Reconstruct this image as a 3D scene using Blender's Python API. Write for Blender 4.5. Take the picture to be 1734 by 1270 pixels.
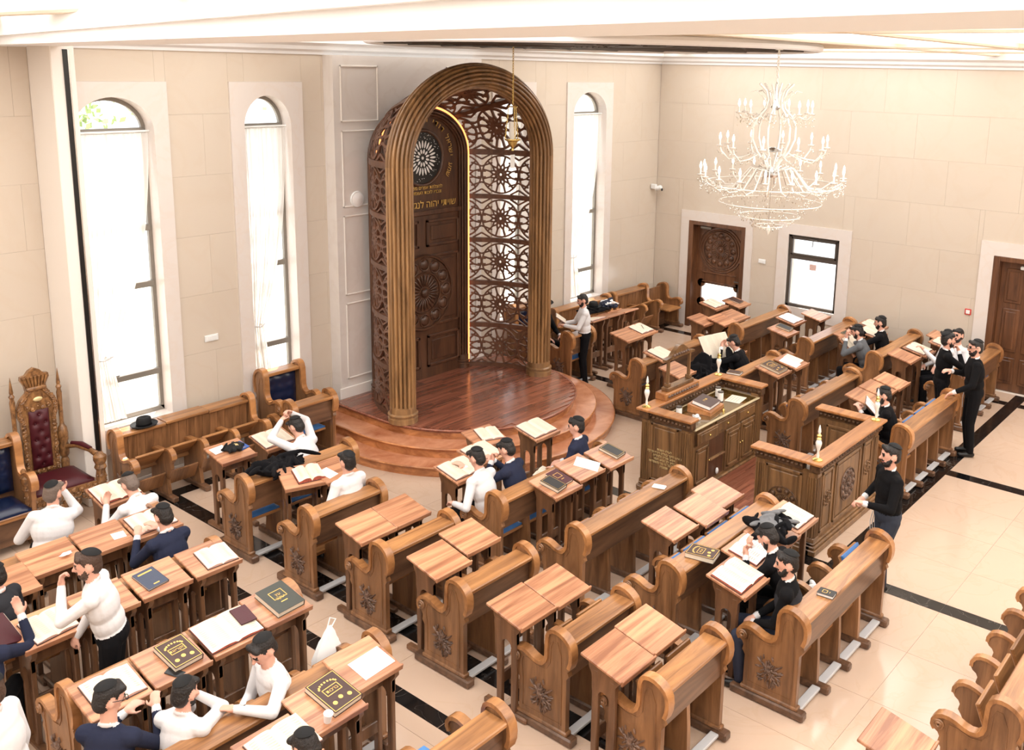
import bpy, math, random
import numpy as np
from mathutils import Matrix, Vector
random.seed(7)
for o in list(bpy.data.objects): bpy.data.objects.remove(o)
SC = bpy.context.scene
COL = SC.collection
PI = math.pi

# ------------------------------------------------------------------ camera, world, light, exposure
W_, H_ = 1734.0, 1270.0
CAM_H = 5.5
def cam_axes(yaw, pitch, roll):
    cy, sy, cp, sp = math.cos(yaw), math.sin(yaw), math.cos(pitch), math.sin(pitch)
    fwd = Vector((cy*cp, sy*cp, -sp)); right = Vector((sy, -cy, 0)); up = right.cross(fwd)
    cr, sr = math.cos(roll), math.sin(roll)
    return cr*right+sr*up, -sr*right+cr*up, fwd
r_, u_, f_ = cam_axes(0.67637, 0.20295, 0.02112)
cd = bpy.data.cameras.new('camera'); cam = bpy.data.objects.new('camera', cd); COL.objects.link(cam)
cam.matrix_world = Matrix(((r_.x, u_.x, -f_.x, 0), (r_.y, u_.y, -f_.y, 0), (r_.z, u_.z, -f_.z, CAM_H), (0, 0, 0, 1)))
cd.sensor_fit = 'HORIZONTAL'; cd.sensor_width = 36.0; cd.lens = 1625.61/W_*36.0
cd.shift_x = 0.5-972.73/W_; cd.shift_y = (448.27-H_/2)/W_
cd.clip_start = 0.05; cd.clip_end = 200
SC.camera = cam
wd = bpy.data.worlds.new('sky'); SC.world = wd; wd.use_nodes = True
bg = wd.node_tree.nodes['Background']; bg.inputs[0].default_value = (0.93, 0.97, 1.0, 1); bg.inputs[1].default_value = 1.7
sun_d = bpy.data.lights.new('sun', 'SUN'); sun_d.energy = 9.0; sun_d.angle = 0.01; sun_d.color = (1.0, 0.95, 0.86)
sun = bpy.data.objects.new('sun', sun_d); COL.objects.link(sun)
sun.rotation_euler = Vector((-0.35, -0.35, -1.0)).to_track_quat('-Z', 'Y').to_euler()
PANEL_EMIT = 2.3          # the ceiling's own cove panels
SC.view_settings.view_transform = 'Standard'; SC.view_settings.look = 'None'
SC.view_settings.exposure = 0.58; SC.view_settings.gamma = 1.0; SC.view_settings.use_curve_mapping = False
SC.cycles.max_bounces = 7; SC.cycles.diffuse_bounces = 4; SC.cycles.transparent_max_bounces = 12

# ------------------------------------------------------------------ materials
def lin(c):
    return tuple(((x/255)/12.92 if x/255 <= 0.04045 else ((x/255+0.055)/1.055)**2.4) for x in c)+(1.0,)
MATS = {}
def newmat(name):
    m = bpy.data.materials.new(name); m.use_nodes = True; MATS[name] = m
    nt = m.node_tree; b = nt.nodes['Principled BSDF']
    return m, nt, b
def N(nt, t, **kw):
    n = nt.nodes.new(t)
    for k, v in kw.items(): setattr(n, k, v)
    return n
def plain(name, c, rough=0.6, metal=0.0, spec=0.5, var=0.0, vscale=6.0, bump=0.0, bscale=40.0, coat=0.0, sheen=0.0):
    m, nt, b = newmat(name)
    b.inputs['Base Color'].default_value = lin(c); b.inputs['Roughness'].default_value = rough
    b.inputs['Metallic'].default_value = metal; b.inputs['Specular IOR Level'].default_value = spec
    b.inputs['Coat Weight'].default_value = coat; b.inputs['Coat Roughness'].default_value = 0.12
    if sheen: b.inputs['Sheen Weight'].default_value = sheen
    tc = None
    if var or bump:
        tc = N(nt, 'ShaderNodeTexCoord')
    if var:
        n = N(nt, 'ShaderNodeTexNoise'); n.inputs['Scale'].default_value = vscale; n.inputs['Detail'].default_value = 5
        nt.links.new(tc.outputs['Object'], n.inputs['Vector'])
        mx = N(nt, 'ShaderNodeMix', data_type='RGBA', blend_type='MULTIPLY'); mx.inputs[0].default_value = 1.0
        cr = N(nt, 'ShaderNodeValToRGB'); cr.color_ramp.elements[0].position = 0.3; cr.color_ramp.elements[1].position = 0.7
        cr.color_ramp.elements[0].color = (1-var, 1-var, 1-var, 1); cr.color_ramp.elements[1].color = (1, 1, 1, 1)
        nt.links.new(n.outputs['Fac'], cr.inputs[0]); nt.links.new(cr.outputs[0], mx.inputs[7])
        mx.inputs[6].default_value = lin(c); nt.links.new(mx.outputs[2], b.inputs['Base Color'])
    if bump:
        n2 = N(nt, 'ShaderNodeTexNoise'); n2.inputs['Scale'].default_value = bscale; n2.inputs['Detail'].default_value = 4
        nt.links.new(tc.outputs['Object'], n2.inputs['Vector'])
        bp = N(nt, 'ShaderNodeBump'); bp.inputs['Strength'].default_value = bump; bp.inputs['Distance'].default_value = 0.02
        nt.links.new(n2.outputs['Fac'], bp.inputs['Height']); nt.links.new(bp.outputs[0], b.inputs['Normal'])
    return m
def wood(name, dark, light, stretch, rough=0.35, coat=0.25, scale=1.0, contrast=(0.32, 0.68), vr=(0.88, 1.10)):
    """stretch = mapping scale; the axis with the small number runs along the grain"""
    m, nt, b = newmat(name)
    tc = N(nt, 'ShaderNodeTexCoord'); oi = N(nt, 'ShaderNodeObjectInfo')
    mp = N(nt, 'ShaderNodeMapping'); mp.inputs['Scale'].default_value = tuple(s*scale for s in stretch)
    nt.links.new(tc.outputs['Object'], mp.inputs['Vector'])
    sc = N(nt, 'ShaderNodeVectorMath', operation='SCALE'); sc.inputs[0].default_value = (37, 23, 51)
    nt.links.new(oi.outputs['Random'], sc.inputs['Scale']); nt.links.new(sc.outputs[0], mp.inputs['Location'])
    n = N(nt, 'ShaderNodeTexNoise'); n.inputs['Scale'].default_value = 1.0; n.inputs['Detail'].default_value = 6; n.inputs['Roughness'].default_value = 0.62
    n.inputs['Distortion'].default_value = 0.6
    nt.links.new(mp.outputs[0], n.inputs['Vector'])
    cr = N(nt, 'ShaderNodeValToRGB'); e = cr.color_ramp.elements
    e[0].position, e[1].position = contrast; e[0].color = lin(dark); e[1].color = lin(light)
    nt.links.new(n.outputs['Fac'], cr.inputs[0])
    hs = N(nt, 'ShaderNodeHueSaturation')
    mr = N(nt, 'ShaderNodeMapRange'); mr.inputs[3].default_value = vr[0]; mr.inputs[4].default_value = vr[1]
    nt.links.new(oi.outputs['Random'], mr.inputs[0]); nt.links.new(mr.outputs[0], hs.inputs['Value'])
    nt.links.new(cr.outputs[0], hs.inputs['Color']); nt.links.new(hs.outputs[0], b.inputs['Base Color'])
    b.inputs['Roughness'].default_value = rough; b.inputs['Coat Weight'].default_value = coat; b.inputs['Coat Roughness'].default_value = 0.15
    bp = N(nt, 'ShaderNodeBump'); bp.inputs['Strength'].default_value = 0.12; bp.inputs['Distance'].default_value = 0.01
    nt.links.new(n.outputs['Fac'], bp.inputs['Height']); nt.links.new(bp.outputs[0], b.inputs['Normal'])
    return m
def emit(name, c, s):
    m, nt, b = newmat(name); b.inputs['Base Color'].default_value = lin(c)
    b.inputs['Emission Color'].default_value = lin(c); b.inputs['Emission Strength'].default_value = s
    return m
def marble(name, base, vein, scale, vein_w, rough, spec=0.5, cloud=0.05):
    m, nt, b = newmat(name)
    tc = N(nt, 'ShaderNodeTexCoord'); oi = N(nt, 'ShaderNodeObjectInfo')
    ad = N(nt, 'ShaderNodeVectorMath', operation='ADD'); sc = N(nt, 'ShaderNodeVectorMath', operation='SCALE'); sc.inputs[0].default_value = (31, 17, 43)
    nt.links.new(oi.outputs['Random'], sc.inputs['Scale']); nt.links.new(tc.outputs['Object'], ad.inputs[0]); nt.links.new(sc.outputs[0], ad.inputs[1])
    n = N(nt, 'ShaderNodeTexNoise'); n.inputs['Scale'].default_value = scale; n.inputs['Detail'].default_value = 7; n.inputs['Distortion'].default_value = 1.4
    nt.links.new(ad.outputs[0], n.inputs['Vector'])
    cr = N(nt, 'ShaderNodeValToRGB'); e = cr.color_ramp.elements
    e[0].position = 0.5-vein_w; e[0].color = lin(base); e[1].position = 0.5+vein_w; e[1].color = lin(base)
    k = cr.color_ramp.elements.new(0.5); k.color = lin(vein)
    nt.links.new(n.outputs['Fac'], cr.inputs[0])
    n2 = N(nt, 'ShaderNodeTexNoise'); n2.inputs['Scale'].default_value = scale*0.6; n2.inputs['Detail'].default_value = 3
    nt.links.new(ad.outputs[0], n2.inputs['Vector'])
    mr = N(nt, 'ShaderNodeMapRange'); mr.inputs[1].default_value = 0.3; mr.inputs[2].default_value = 0.7; mr.inputs[3].default_value = 1-cloud; mr.inputs[4].default_value = 1+cloud*0.3
    nt.links.new(n2.outputs['Fac'], mr.inputs[0])
    hs = N(nt, 'ShaderNodeHueSaturation'); nt.links.new(cr.outputs[0], hs.inputs['Color']); nt.links.new(mr.outputs[0], hs.inputs['Value'])
    nt.links.new(hs.outputs[0], b.inputs['Base Color'])
    b.inputs['Roughness'].default_value = rough; b.inputs['Specular IOR Level'].default_value = spec
    return m
def glassy(name, tint=(255, 255, 255), gloss=0.1):
    m = bpy.data.materials.new(name); m.use_nodes = True; MATS[name] = m
    nt = m.node_tree; nt.nodes.clear()
    out = N(nt, 'ShaderNodeOutputMaterial'); t = N(nt, 'ShaderNodeBsdfTransparent'); g = N(nt, 'ShaderNodeBsdfGlossy'); mx = N(nt, 'ShaderNodeMixShader')
    t.inputs[0].default_value = lin(tint); g.inputs['Roughness'].default_value = 0.05; mx.inputs[0].default_value = gloss
    nt.links.new(t.outputs[0], mx.inputs[1]); nt.links.new(g.outputs[0], mx.inputs[2]); nt.links.new(mx.outputs[0], out.inputs[0])
    return m
def sheer(name, c, trans=0.55, see=0.25):
    m = bpy.data.materials.new(name); m.use_nodes = True; MATS[name] = m
    nt = m.node_tree; nt.nodes.clear()
    out = N(nt, 'ShaderNodeOutputMaterial'); d = N(nt, 'ShaderNodeBsdfDiffuse'); tl = N(nt, 'ShaderNodeBsdfTranslucent'); tp = N(nt, 'ShaderNodeBsdfTransparent')
    a = N(nt, 'ShaderNodeMixShader'); b2 = N(nt, 'ShaderNodeMixShader')
    d.inputs[0].default_value = lin(c); tl.inputs[0].default_value = lin(c); a.inputs[0].default_value = trans; b2.inputs[0].default_value = see
    nt.links.new(d.outputs[0], a.inputs[1]); nt.links.new(tl.outputs[0], a.inputs[2]); nt.links.new(a.outputs[0], b2.inputs[1]); nt.links.new(tp.outputs[0], b2.inputs[2])
    nt.links.new(b2.outputs[0], out.inputs[0])
    return m

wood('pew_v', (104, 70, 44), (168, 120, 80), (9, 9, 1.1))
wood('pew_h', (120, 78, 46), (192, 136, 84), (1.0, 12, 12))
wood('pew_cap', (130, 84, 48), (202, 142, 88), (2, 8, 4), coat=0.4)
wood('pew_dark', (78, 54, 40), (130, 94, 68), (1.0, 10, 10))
wood('desk_top', (150, 98, 70), (218, 158, 118), (0.7, 15, 1.0), rough=0.32, coat=0.2, contrast=(0.36, 0.64))
wood('desk_leg', (86, 58, 40), (136, 96, 66), (8, 8, 1.0))
wood('carved', (74, 54, 44), (138, 108, 90), (20, 20, 20), rough=0.5, coat=0.1)
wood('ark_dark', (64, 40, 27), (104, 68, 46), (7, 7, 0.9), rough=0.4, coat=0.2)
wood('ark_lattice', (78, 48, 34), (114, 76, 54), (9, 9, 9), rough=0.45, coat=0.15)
wood('ark_flute', (110, 80, 52), (172, 130, 86), (8, 8, 1.0), rough=0.33, coat=0.3)
wood('bimah', (88, 62, 40), (146, 108, 70), (10, 10, 1.0), rough=0.35)
wood('bimah_top', (146, 90, 50), (200, 138, 84), (1.2, 10, 10), rough=0.3, coat=0.3)
wood('bimah_frieze', (60, 40, 26), (112, 78, 48), (30, 30, 12), rough=0.5, coat=0.1)
wood('parquet', (110, 60, 44), (158, 98, 74), (1.2, 14, 10), rough=0.22, coat=0.5, vr=(0.72, 1.25))
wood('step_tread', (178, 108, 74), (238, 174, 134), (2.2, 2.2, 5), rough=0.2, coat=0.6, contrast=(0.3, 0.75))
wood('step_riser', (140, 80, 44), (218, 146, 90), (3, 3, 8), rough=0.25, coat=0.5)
wood('door_wood', (70, 42, 26), (120, 78, 50), (9, 9, 0.9), rough=0.4)
wood('throne_wood', (84, 54, 32), (168, 120, 74), (22, 22, 14), rough=0.35, coat=0.3)
marble('floor_stone', (210, 182, 160), (207, 178, 154), 1.5, 0.03, 0.12, 0.55, 0.04)
marble('black_marble', (20, 18, 18), (96, 90, 84), 2.2, 0.005, 0.12)
marble('wall_stone', (212, 198, 182), (211, 196, 179), 0.8, 0.05, 0.16, 0.5, 0.03)
marble('casing_stone', (224, 214, 207), (223, 211, 202), 1.6, 0.05, 0.28, 0.4, 0.02)
marble('pier_stone', (226, 218, 212), (222, 213, 206), 1.0, 0.05, 0.4, 0.4, 0.03)
plain('grout', (220, 206, 192), 0.8)
plain('plaster', (240, 232, 224), 0.7)
plain('cornice_white', (246, 246, 247), 0.6)
plain('ceiling_cream', (246, 234, 216), 0.7)
emit('ceiling_light', (248, 250, 250), PANEL_EMIT)
plain('grille_dark', (70, 62, 54), 0.5, metal=0.3)
plain('chrome', (215, 215, 215), 0.18, metal=1.0)
plain('black_gloss', (18, 17, 18), 0.3)
plain('alu', (140, 134, 126), 0.4, metal=0.4)
plain('alu_dark', (92, 84, 78), 0.4, metal=0.4)
glassy('glass', (255, 255, 255), 0.06)
glassy('glass_top', (235, 225, 200), 0.35)
sheer('curtain', (238, 233, 228), 0.5, 0.06)
plain('blue_velvet', (44, 110, 178), 0.55, var=0.25, vscale=9, sheen=0.4)
plain('blue_pale', (92, 150, 214), 0.6)
plain('navy_leather', (16, 30, 62), 0.3, coat=0.3)
plain('red_velvet', (74, 8, 22), 0.5, var=0.2, vscale=14)
plain('paper', (232, 220, 200), 0.8, var=0.06, vscale=25)
plain('paper_white', (248, 246, 244), 0.8)
plain('paper_edge', (232, 196, 186), 0.8, var=0.2, vscale=60)
plain('paper_red', (206, 110, 92), 0.8, var=0.5, vscale=40)
plain('leather_brown', (70, 46, 40), 0.45, bump=0.1, bscale=120)
plain('leather_maroon', (74, 26, 34), 0.45, bump=0.1, bscale=120)
plain('leather_black', (40, 38, 38), 0.45, bump=0.1, bscale=120)
plain('leather_green', (62, 64, 58), 0.45, bump=0.1, bscale=120)
plain('leather_slate', (64, 72, 92), 0.45, bump=0.1, bscale=120)
plain('leather_blue', (62, 96, 168), 0.5)
plain('gilt', (226, 186, 104), 0.35, metal=0.55)
plain('gilt_pale', (236, 214, 160), 0.35, metal=0.4)
plain('brass', (224, 196, 120), 0.25, metal=0.85)
plain('crystal', (250, 246, 238), 0.08, metal=0.0, spec=0.9, coat=1.0)
glassy('crystal_clear', (244, 240, 232), 0.4)
plain('wax', (252, 248, 242), 0.4)
emit('bulb', (255, 246, 232), 3.0)
emit('led', (255, 150, 84), 2.0)
plain('cotton_white', (226, 223, 224), 0.85, bump=0.35, bscale=9)
plain('wool_black', (17, 16, 18), 0.95, spec=0.2, bump=0.3, bscale=10)
plain('wool_charcoal', (48, 48, 52), 0.95, spec=0.2, bump=0.3, bscale=10)
plain('wool_navy', (42, 46, 66), 0.95, spec=0.2, bump=0.3, bscale=10)
plain('cloth_black', (16, 15, 18), 0.9, spec=0.2, bump=0.3, bscale=8)
plain('cloth_navy', (36, 42, 62), 0.8, bump=0.3, bscale=8)
plain('denim', (46, 52, 66), 0.85, bump=0.3, bscale=9)
plain('grey_cloth', (92, 94, 98), 0.9, bump=0.4, bscale=14)
plain('skin', (226, 172, 150), 0.55)
plain('lip', (186, 112, 102), 0.5)
plain('eye_dark', (40, 30, 28), 0.3)
plain('hair_black', (30, 24, 22), 0.55, bump=0.5, bscale=70)
plain('hair_brown', (74, 52, 40), 0.6, bump=0.5, bscale=70)
plain('hair_grey', (112, 96, 86), 0.6, bump=0.4, bscale=70)
plain('felt_black', (10, 9, 11), 0.8)
plain('shoe_black', (20, 19, 20), 0.35)
plain('plastic_white', (238, 238, 236), 0.4)
plain('plastic_red', (206, 60, 52), 0.4)
plain('plastic_black', (34, 34, 36), 0.35)
plain('conduit', (206, 205, 206), 0.4, metal=0.1)
plain('bark', (128, 104, 92), 0.9)
plain('leaf_green', (150, 176, 110), 0.8)
plain('outside_ground', (200, 196, 186), 0.9)
plain('table_beige', (196, 178, 142), 0.5)
plain('jacket_grey', (116, 116, 118), 0.9, bump=0.4, bscale=14)
plain('yellow_thing', (230, 190, 70), 0.6)
# ------------------------------------------------------------------ mesh helpers
class MB:
    def __init__(s): s.v = []; s.f = []; s.m = []
    def add(s, vs, fs, mi=0):
        o = len(s.v); s.v += [tuple(p) for p in vs]; s.f += [tuple(i+o for i in f) for f in fs]; s.m += [mi]*len(fs); return s
    def box(s, x0, x1, y0, y1, z0, z1, mi=0):
        return s.add([(x0,y0,z0),(x1,y0,z0),(x1,y1,z0),(x0,y1,z0),(x0,y0,z1),(x1,y0,z1),(x1,y1,z1),(x0,y1,z1)],
                     [(0,3,2,1),(4,5,6,7),(0,1,5,4),(1,2,6,5),(2,3,7,6),(3,0,4,7)], mi)
    def cbox(s, x0, x1, y0, y1, z0, z1, c=0.006, mi=0):
        """box whose edges are chamfered by c"""
        X = (x0, x1); Y = (y0, y1); Z = (z0, z1); vs = []; idx = {}
        for i in (0, 1):
            for j in (0, 1):
                for k in (0, 1):
                    sx, sy, sz = (c if i == 0 else -c), (c if j == 0 else -c), (c if k == 0 else -c)
                    idx[i,j,k,0] = len(vs); vs.append((X[i], Y[j]+sy, Z[k]+sz))
                    idx[i,j,k,1] = len(vs); vs.append((X[i]+sx, Y[j], Z[k]+sz))
                    idx[i,j,k,2] = len(vs); vs.append((X[i]+sx, Y[j]+sy, Z[k]))
        g = lambda i, j, k, a: idx[i,j,k,a]
        fs = []
        for i in (0, 1):
            q = [g(i,0,0,0), g(i,1,0,0), g(i,1,1,0), g(i,0,1,0)]; fs.append(q[::-1] if i == 0 else q)
            q = [g(0,i,0,1), g(1,i,0,1), g(1,i,1,1), g(0,i,1,1)]; fs.append(q if i == 0 else q[::-1])
            q = [g(0,0,i,2), g(1,0,i,2), g(1,1,i,2), g(0,1,i,2)]; fs.append(q[::-1] if i == 0 else q)
        for a in (0, 1):
            for b in (0, 1):
                fs.append((g(a,b,0,0), g(a,b,1,0), g(a,b,1,1), g(a,b,0,1)))
                fs.append((g(a,0,b,0), g(a,1,b,0), g(a,1,b,2), g(a,0,b,2)))
                fs.append((g(0,a,b,1), g(1,a,b,1), g(1,a,b,2), g(0,a,b,2)))
        for i in (0, 1):
            for j in (0, 1):
                for k in (0, 1): fs.append((g(i,j,k,0), g(i,j,k,1), g(i,j,k,2)))
        return s.add(vs, fs, mi)
    def prism(s, poly, lo, hi, axis='x', mi=0):
        """poly = [(a,b)]; axis x: (y,z), y: (x,z), z: (x,y)"""
        def P(a, b, t): return {'x': (t, a, b), 'y': (a, t, b), 'z': (a, b, t)}[axis]
        n = len(poly); vs = [P(a, b, lo) for a, b in poly]+[P(a, b, hi) for a, b in poly]
        fs = [tuple(range(n-1, -1, -1)), tuple(range(n, 2*n))]+[(i, (i+1) % n, n+(i+1) % n, n+i) for i in range(n)]
        return s.add(vs, fs, mi)
    def tube(s, pts, r, n=8, closed=False, mi=0, cap=True, sx=1.0):
        pts = [Vector(p) for p in pts]; k = len(pts); rr = r if isinstance(r, (list, tuple)) else [r]*k
        vs = []; ref = None
        for i, p in enumerate(pts):
            if closed: t = pts[(i+1) % k]-pts[i-1]
            else: t = pts[min(i+1, k-1)]-pts[max(i-1, 0)]
            t = t.normalized() if t.length > 1e-9 else Vector((0, 0, 1))
            if ref is None: ref = t.orthogonal().normalized()
            a = (ref-t*ref.dot(t)); a = a.normalized() if a.length > 1e-6 else t.orthogonal().normalized(); ref = a
            b = t.cross(a)
            for j in range(n):
                w = 2*PI*j/n; vs.append(p+a*math.cos(w)*rr[i]*sx+b*math.sin(w)*rr[i])
        fs = []
        for i in range(k if closed else k-1):
            for j in range(n):
                i2 = (i+1) % k; fs.append((i*n+j, i*n+(j+1) % n, i2*n+(j+1) % n, i2*n+j))
        if cap and not closed: fs += [tuple(range(n-1, -1, -1)), tuple(range((k-1)*n, k*n))]
        return s.add(vs, fs, mi)
    def lathe(s, prof, n=16, c=(0, 0, 0), mi=0, sy=1.0):
        vs = []; k = len(prof)
        for r, z in prof:
            for j in range(n): w = 2*PI*j/n; vs.append((c[0]+r*math.cos(w), c[1]+r*math.sin(w)*sy, c[2]+z))
        fs = [(i*n+j, i*n+(j+1) % n, (i+1)*n+(j+1) % n, (i+1)*n+j) for i in range(k-1) for j in range(n)]
        fs += [tuple(range(n-1, -1, -1)), tuple(range((k-1)*n, k*n))]
        return s.add(vs, fs, mi)
    def ell(s, c, ax, nu=12, nv=8, R=None, mi=0):
        vs = []; c = Vector(c)
        for i in range(nv+1):
            t = PI*i/nv
            for j in range(nu):
                w = 2*PI*j/nu; p = Vector((ax[0]*math.sin(t)*math.cos(w), ax[1]*math.sin(t)*math.sin(w), ax[2]*math.cos(t)))
                vs.append(c+(R @ p if R is not None else p))
        fs = [(i*nu+j, (i+1)*nu+j, (i+1)*nu+(j+1) % nu, i*nu+(j+1) % nu) for i in range(nv) for j in range(nu)]
        return s.add(vs, fs, mi)
    def xf(s, M, i0=0):
        for i in range(i0, len(s.v)): s.v[i] = tuple(M @ Vector(s.v[i]))
        return s
    def mesh(s, name, mats, smooth=None):
        me = bpy.data.meshes.new(name); me.from_pydata(s.v, [], s.f)
        for m in (mats if isinstance(mats, (list, tuple)) else [mats]): me.materials.append(MATS[m])
        if any(s.m): me.polygons.foreach_set('material_index', s.m)
        if smooth is not None:
            me.polygons.foreach_set('use_smooth', [True]*len(me.polygons)); me.set_sharp_from_angle(angle=math.radians(smooth))
        me.update(); return me
def link(name, me, parent=None, loc=(0, 0, 0), rot=(0, 0, 0), scale=None):
    o = bpy.data.objects.new(name, me); COL.objects.link(o); o.location = loc; o.rotation_euler = rot
    if scale: o.scale = scale
    if parent is not None: o.parent = parent
    return o
def obj(name, mb, mats, parent=None, loc=(0, 0, 0), rot=(0, 0, 0), smooth=None): return link(name, mb.mesh(name, mats, smooth), parent, loc, rot)
def tag(o, label, cat, group=None):
    o['label'] = label; o['category'] = cat
    if group: o['group'] = group
    return o
def thing(name, label, cat, loc=(0, 0, 0), rz=0.0, group=None):
    return tag(link(name, None, None, loc, (0, 0, rz)), label, cat, group)
def struct(name, mb, mats, smooth=None, parent=None):
    o = obj(name, mb, mats, parent, smooth=smooth)
    if parent is None: o['kind'] = 'structure'
    return o
_TXT = {}
def lettering(txt, size, parent, loc, rot, mat, align='CENTER', name='lettering', ext=0.003):
    """Hebrew is typed in reading order and laid out right to left"""
    c = bpy.data.curves.new(name, 'FONT'); c.body = '\n'.join(t[::-1] for t in txt.split('\n')); c.size = size; c.align_x = align; c.extrude = ext; c.resolution_u = 2
    t = bpy.data.objects.new('tmp_text', c); me = bpy.data.meshes.new_from_object(t); bpy.data.objects.remove(t); bpy.data.curves.remove(c)
    me.materials.clear(); me.materials.append(MATS[mat]); me.name = name
    return link(name, me, parent, loc, rot)

# ------------------------------------------------------------------ the room
YF, XR, XL, YB = 11.76, 17.48, -3.2, -4.0          # front wall, right wall, left wall, rear wall
ZC = 5.83
fl = struct('floor', MB().box(XL-.3, XR+.3, YB-.3, YF+.8, -0.2, -0.006), 'grout')
XS = [-1.76, 1.89, 5.62, 9.54, 13.16, 16.80]        # black bands that run along y
SW = 0.2
YS = 3.80
def tile(x0, x1, y0, y1, black=False):
    g = 0.0016
    if x1-x0 < .03 or y1-y0 < .03: return
    link('border_tile' if black else 'floor_tile', MB().box(x0+g, x1-g, y0+g, y1-g, -0.008, 0.0).mesh('tile', 'black_marble' if black else 'floor_stone'), fl)
def split(a, b, n): return [(a+(b-a)*i/n, a+(b-a)*(i+1)/n) for i in range(n)]
edges = []
for i, x in enumerate(XS):
    edges.append((x, x+SW, True))
    nx = XS[i+1] if i+1 < len(XS) else XR
    edges.append((x+SW, nx, False))
rows = [(YF-1.05*(k+1), YF-1.05*k, False) for k in range(0)]
y = YS+SW
rows = []
while y < YF-0.02:
    y2 = min(y+1.13, YF); rows.append((y, y2)); y = y2
rows2 = []
y = YS
while y > 0.2: rows2.append((y-1.13, y)); y -= 1.13
for (a, b, blk) in edges:
    if b < 1.5: continue
    for (c, d) in rows+rows2:
        if blk:
            for (e, f) in split(c, d, 2): tile(a, b, e, f, True)
        else:
            n = max(1, round((b-a)/0.93))
            for (e, f) in split(a, b, n): tile(e, f, c, d)
    n = max(1, round((b-a)/0.6))
    if blk: tile(a, b, YS, YS+SW, True)
    else:
        for (e, f) in split(a, b, n): tile(e, f, YS, YS+SW, True)
for (e, f) in split(5.07-0.16, 5.07, 1):            # second band beside the left aisle, laid on top of the floor as an inlay strip
    for k in range(16): link('border_tile', MB().box(e, f, 1.6+k*.62+.002, 1.6+(k+1)*.62-.002, -0.006, 0.0015).mesh('tile', 'black_marble'), fl)
for k in range(20): link('border_tile', MB().box(5.1+k*.62+.002, 5.1+(k+1)*.62-.002, 11.10, 11.30, -0.006, 0.0015).mesh('tile', 'black_marble'), fl)

# openings: centre x, half opening, casing half, name index
WIN = [(5.63, 0.50, 0.70, 1), (7.775, 0.37, 0.575, 2), (12.83, 0.37, 0.575, 3), (15.03, 0.52, 0.73, 4)]
ZSP, ZSILL, ZCT, ZCB = 4.60, 0.88, 5.215, 0.55
def sub_rect(r, h):
    x0, x1, z0, z1 = r; a0, a1, b0, b1 = h
    if a0 >= x1 or a1 <= x0 or b0 >= z1 or b1 <= z0: return [r]
    out = []
    if a0 > x0: out.append((x0, a0, z0, z1))
    if a1 < x1: out.append((a1, x1, z0, z1))
    m0, m1 = max(x0, a0), min(x1, a1)
    if b0 > z0: out.append((m0, m1, z0, b0))
    if b1 < z1: out.append((m0, m1, b1, z1))
    return out
def panels(rng, holes):
    rs = [rng]
    for h in holes: rs = [q for r in rs for q in sub_rect(r, h)]
    return rs
hf = [(c-w, c+w, ZCB, ZCT) for c, h, w, n in WIN]
wf = MB()
YF2 = 12.22
for (x0, x1, z0, z1) in panels((4.94, XR+.3, -0.1, ZC+.4), [(c-h-.03, c+h+.03, ZSILL-.05, 5.10) for c, h, w, n in WIN]): wf.box(x0, x1, YF+.006, YF+.30, z0, z1)
wf.box(XL, 4.94, YF2+.006, YF2+.3, -.1, ZC+.4); wf.box(4.92, 4.96, YF+.006, YF2+.1, -.1, ZC+.4)
wall_f = struct('wall_front', wf, 'grout')
def wall_tiles(parent, rng, holes, tw, th, mk, off=0):
    x0, x1, z0, z1 = rng; r = 0; z = z0
    while z < z1-.02:
        zz = min(z+th, z1); x = x0-(tw/2 if r % 2 else 0)+off
        while x < x1-.02:
            xx = min(x+tw, x1); a = max(x, x0)
            if xx-a > .02:
                for q in panels((a, xx, z, zz), holes):
                    if q[1]-q[0] > .03 and q[3]-q[2] > .03: mk(parent, q)
            x += tw
        z += th; r += 1
def mk_front(p, q): link('wall_tile', MB().box(q[0]+.001, q[1]-.001, YF-.004, YF+.01, q[2]+.001, q[3]-.001).mesh('wall_tile', 'wall_stone'), p)
wall_tiles(wall_f, (4.94, XR, 0.0, 5.62), hf+[(8.73, 11.77, -1, 9)], 1.25, 0.80, mk_front)
def mk_left(p, q): link('wall_tile', MB().box(q[0]+.001, q[1]-.001, YF2-.004, YF2+.01, q[2]+.001, q[3]-.001).mesh('wall_tile', 'wall_stone'), p)
wall_tiles(wall_f, (2.2, 4.90, 0.0, 5.62), [], 1.25, 0.80, mk_left)
# right wall: door 1, window 5, door 2
D1 = (9.34, 11.07, -.1, 2.545); W5 = (7.22, 8.76, 0.62, 2.535); D2 = (2.45, 4.84, -.1, 2.67)
wr = MB()
for (y0, y1, z0, z1) in panels((YB, YF+.3, -0.1, ZC+.4), [(9.50, 10.87, -.1, 2.335), (7.455, 8.53, .85, 2.32), (2.70, 4.61, -.1, 2.43)]): wr.box(XR+.006, XR+.30, y0, y1, z0, z1)
wall_r = struct('wall_right', wr, 'grout')
def mk_right(p, q): link('wall_tile', MB().box(XR-.004, XR+.01, q[0]+.001, q[1]-.001, q[2]+.001, q[3]-.001).mesh('wall_tile', 'wall_stone'), p)
wall_tiles(wall_r, (1.5, YF-.012, 0.0, 5.62), [D1, W5, D2], 1.25, 0.80, mk_right, 0.3)
struct('wall_left', MB().box(XL-.3, XL, YB-.3, YF+.8, -.1, ZC+.4), 'wall_stone')
struct('wall_rear', MB().box(XL-.3, XR+.3, YB-.3, YB, -.1, ZC+.4), 'wall_stone')
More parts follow.
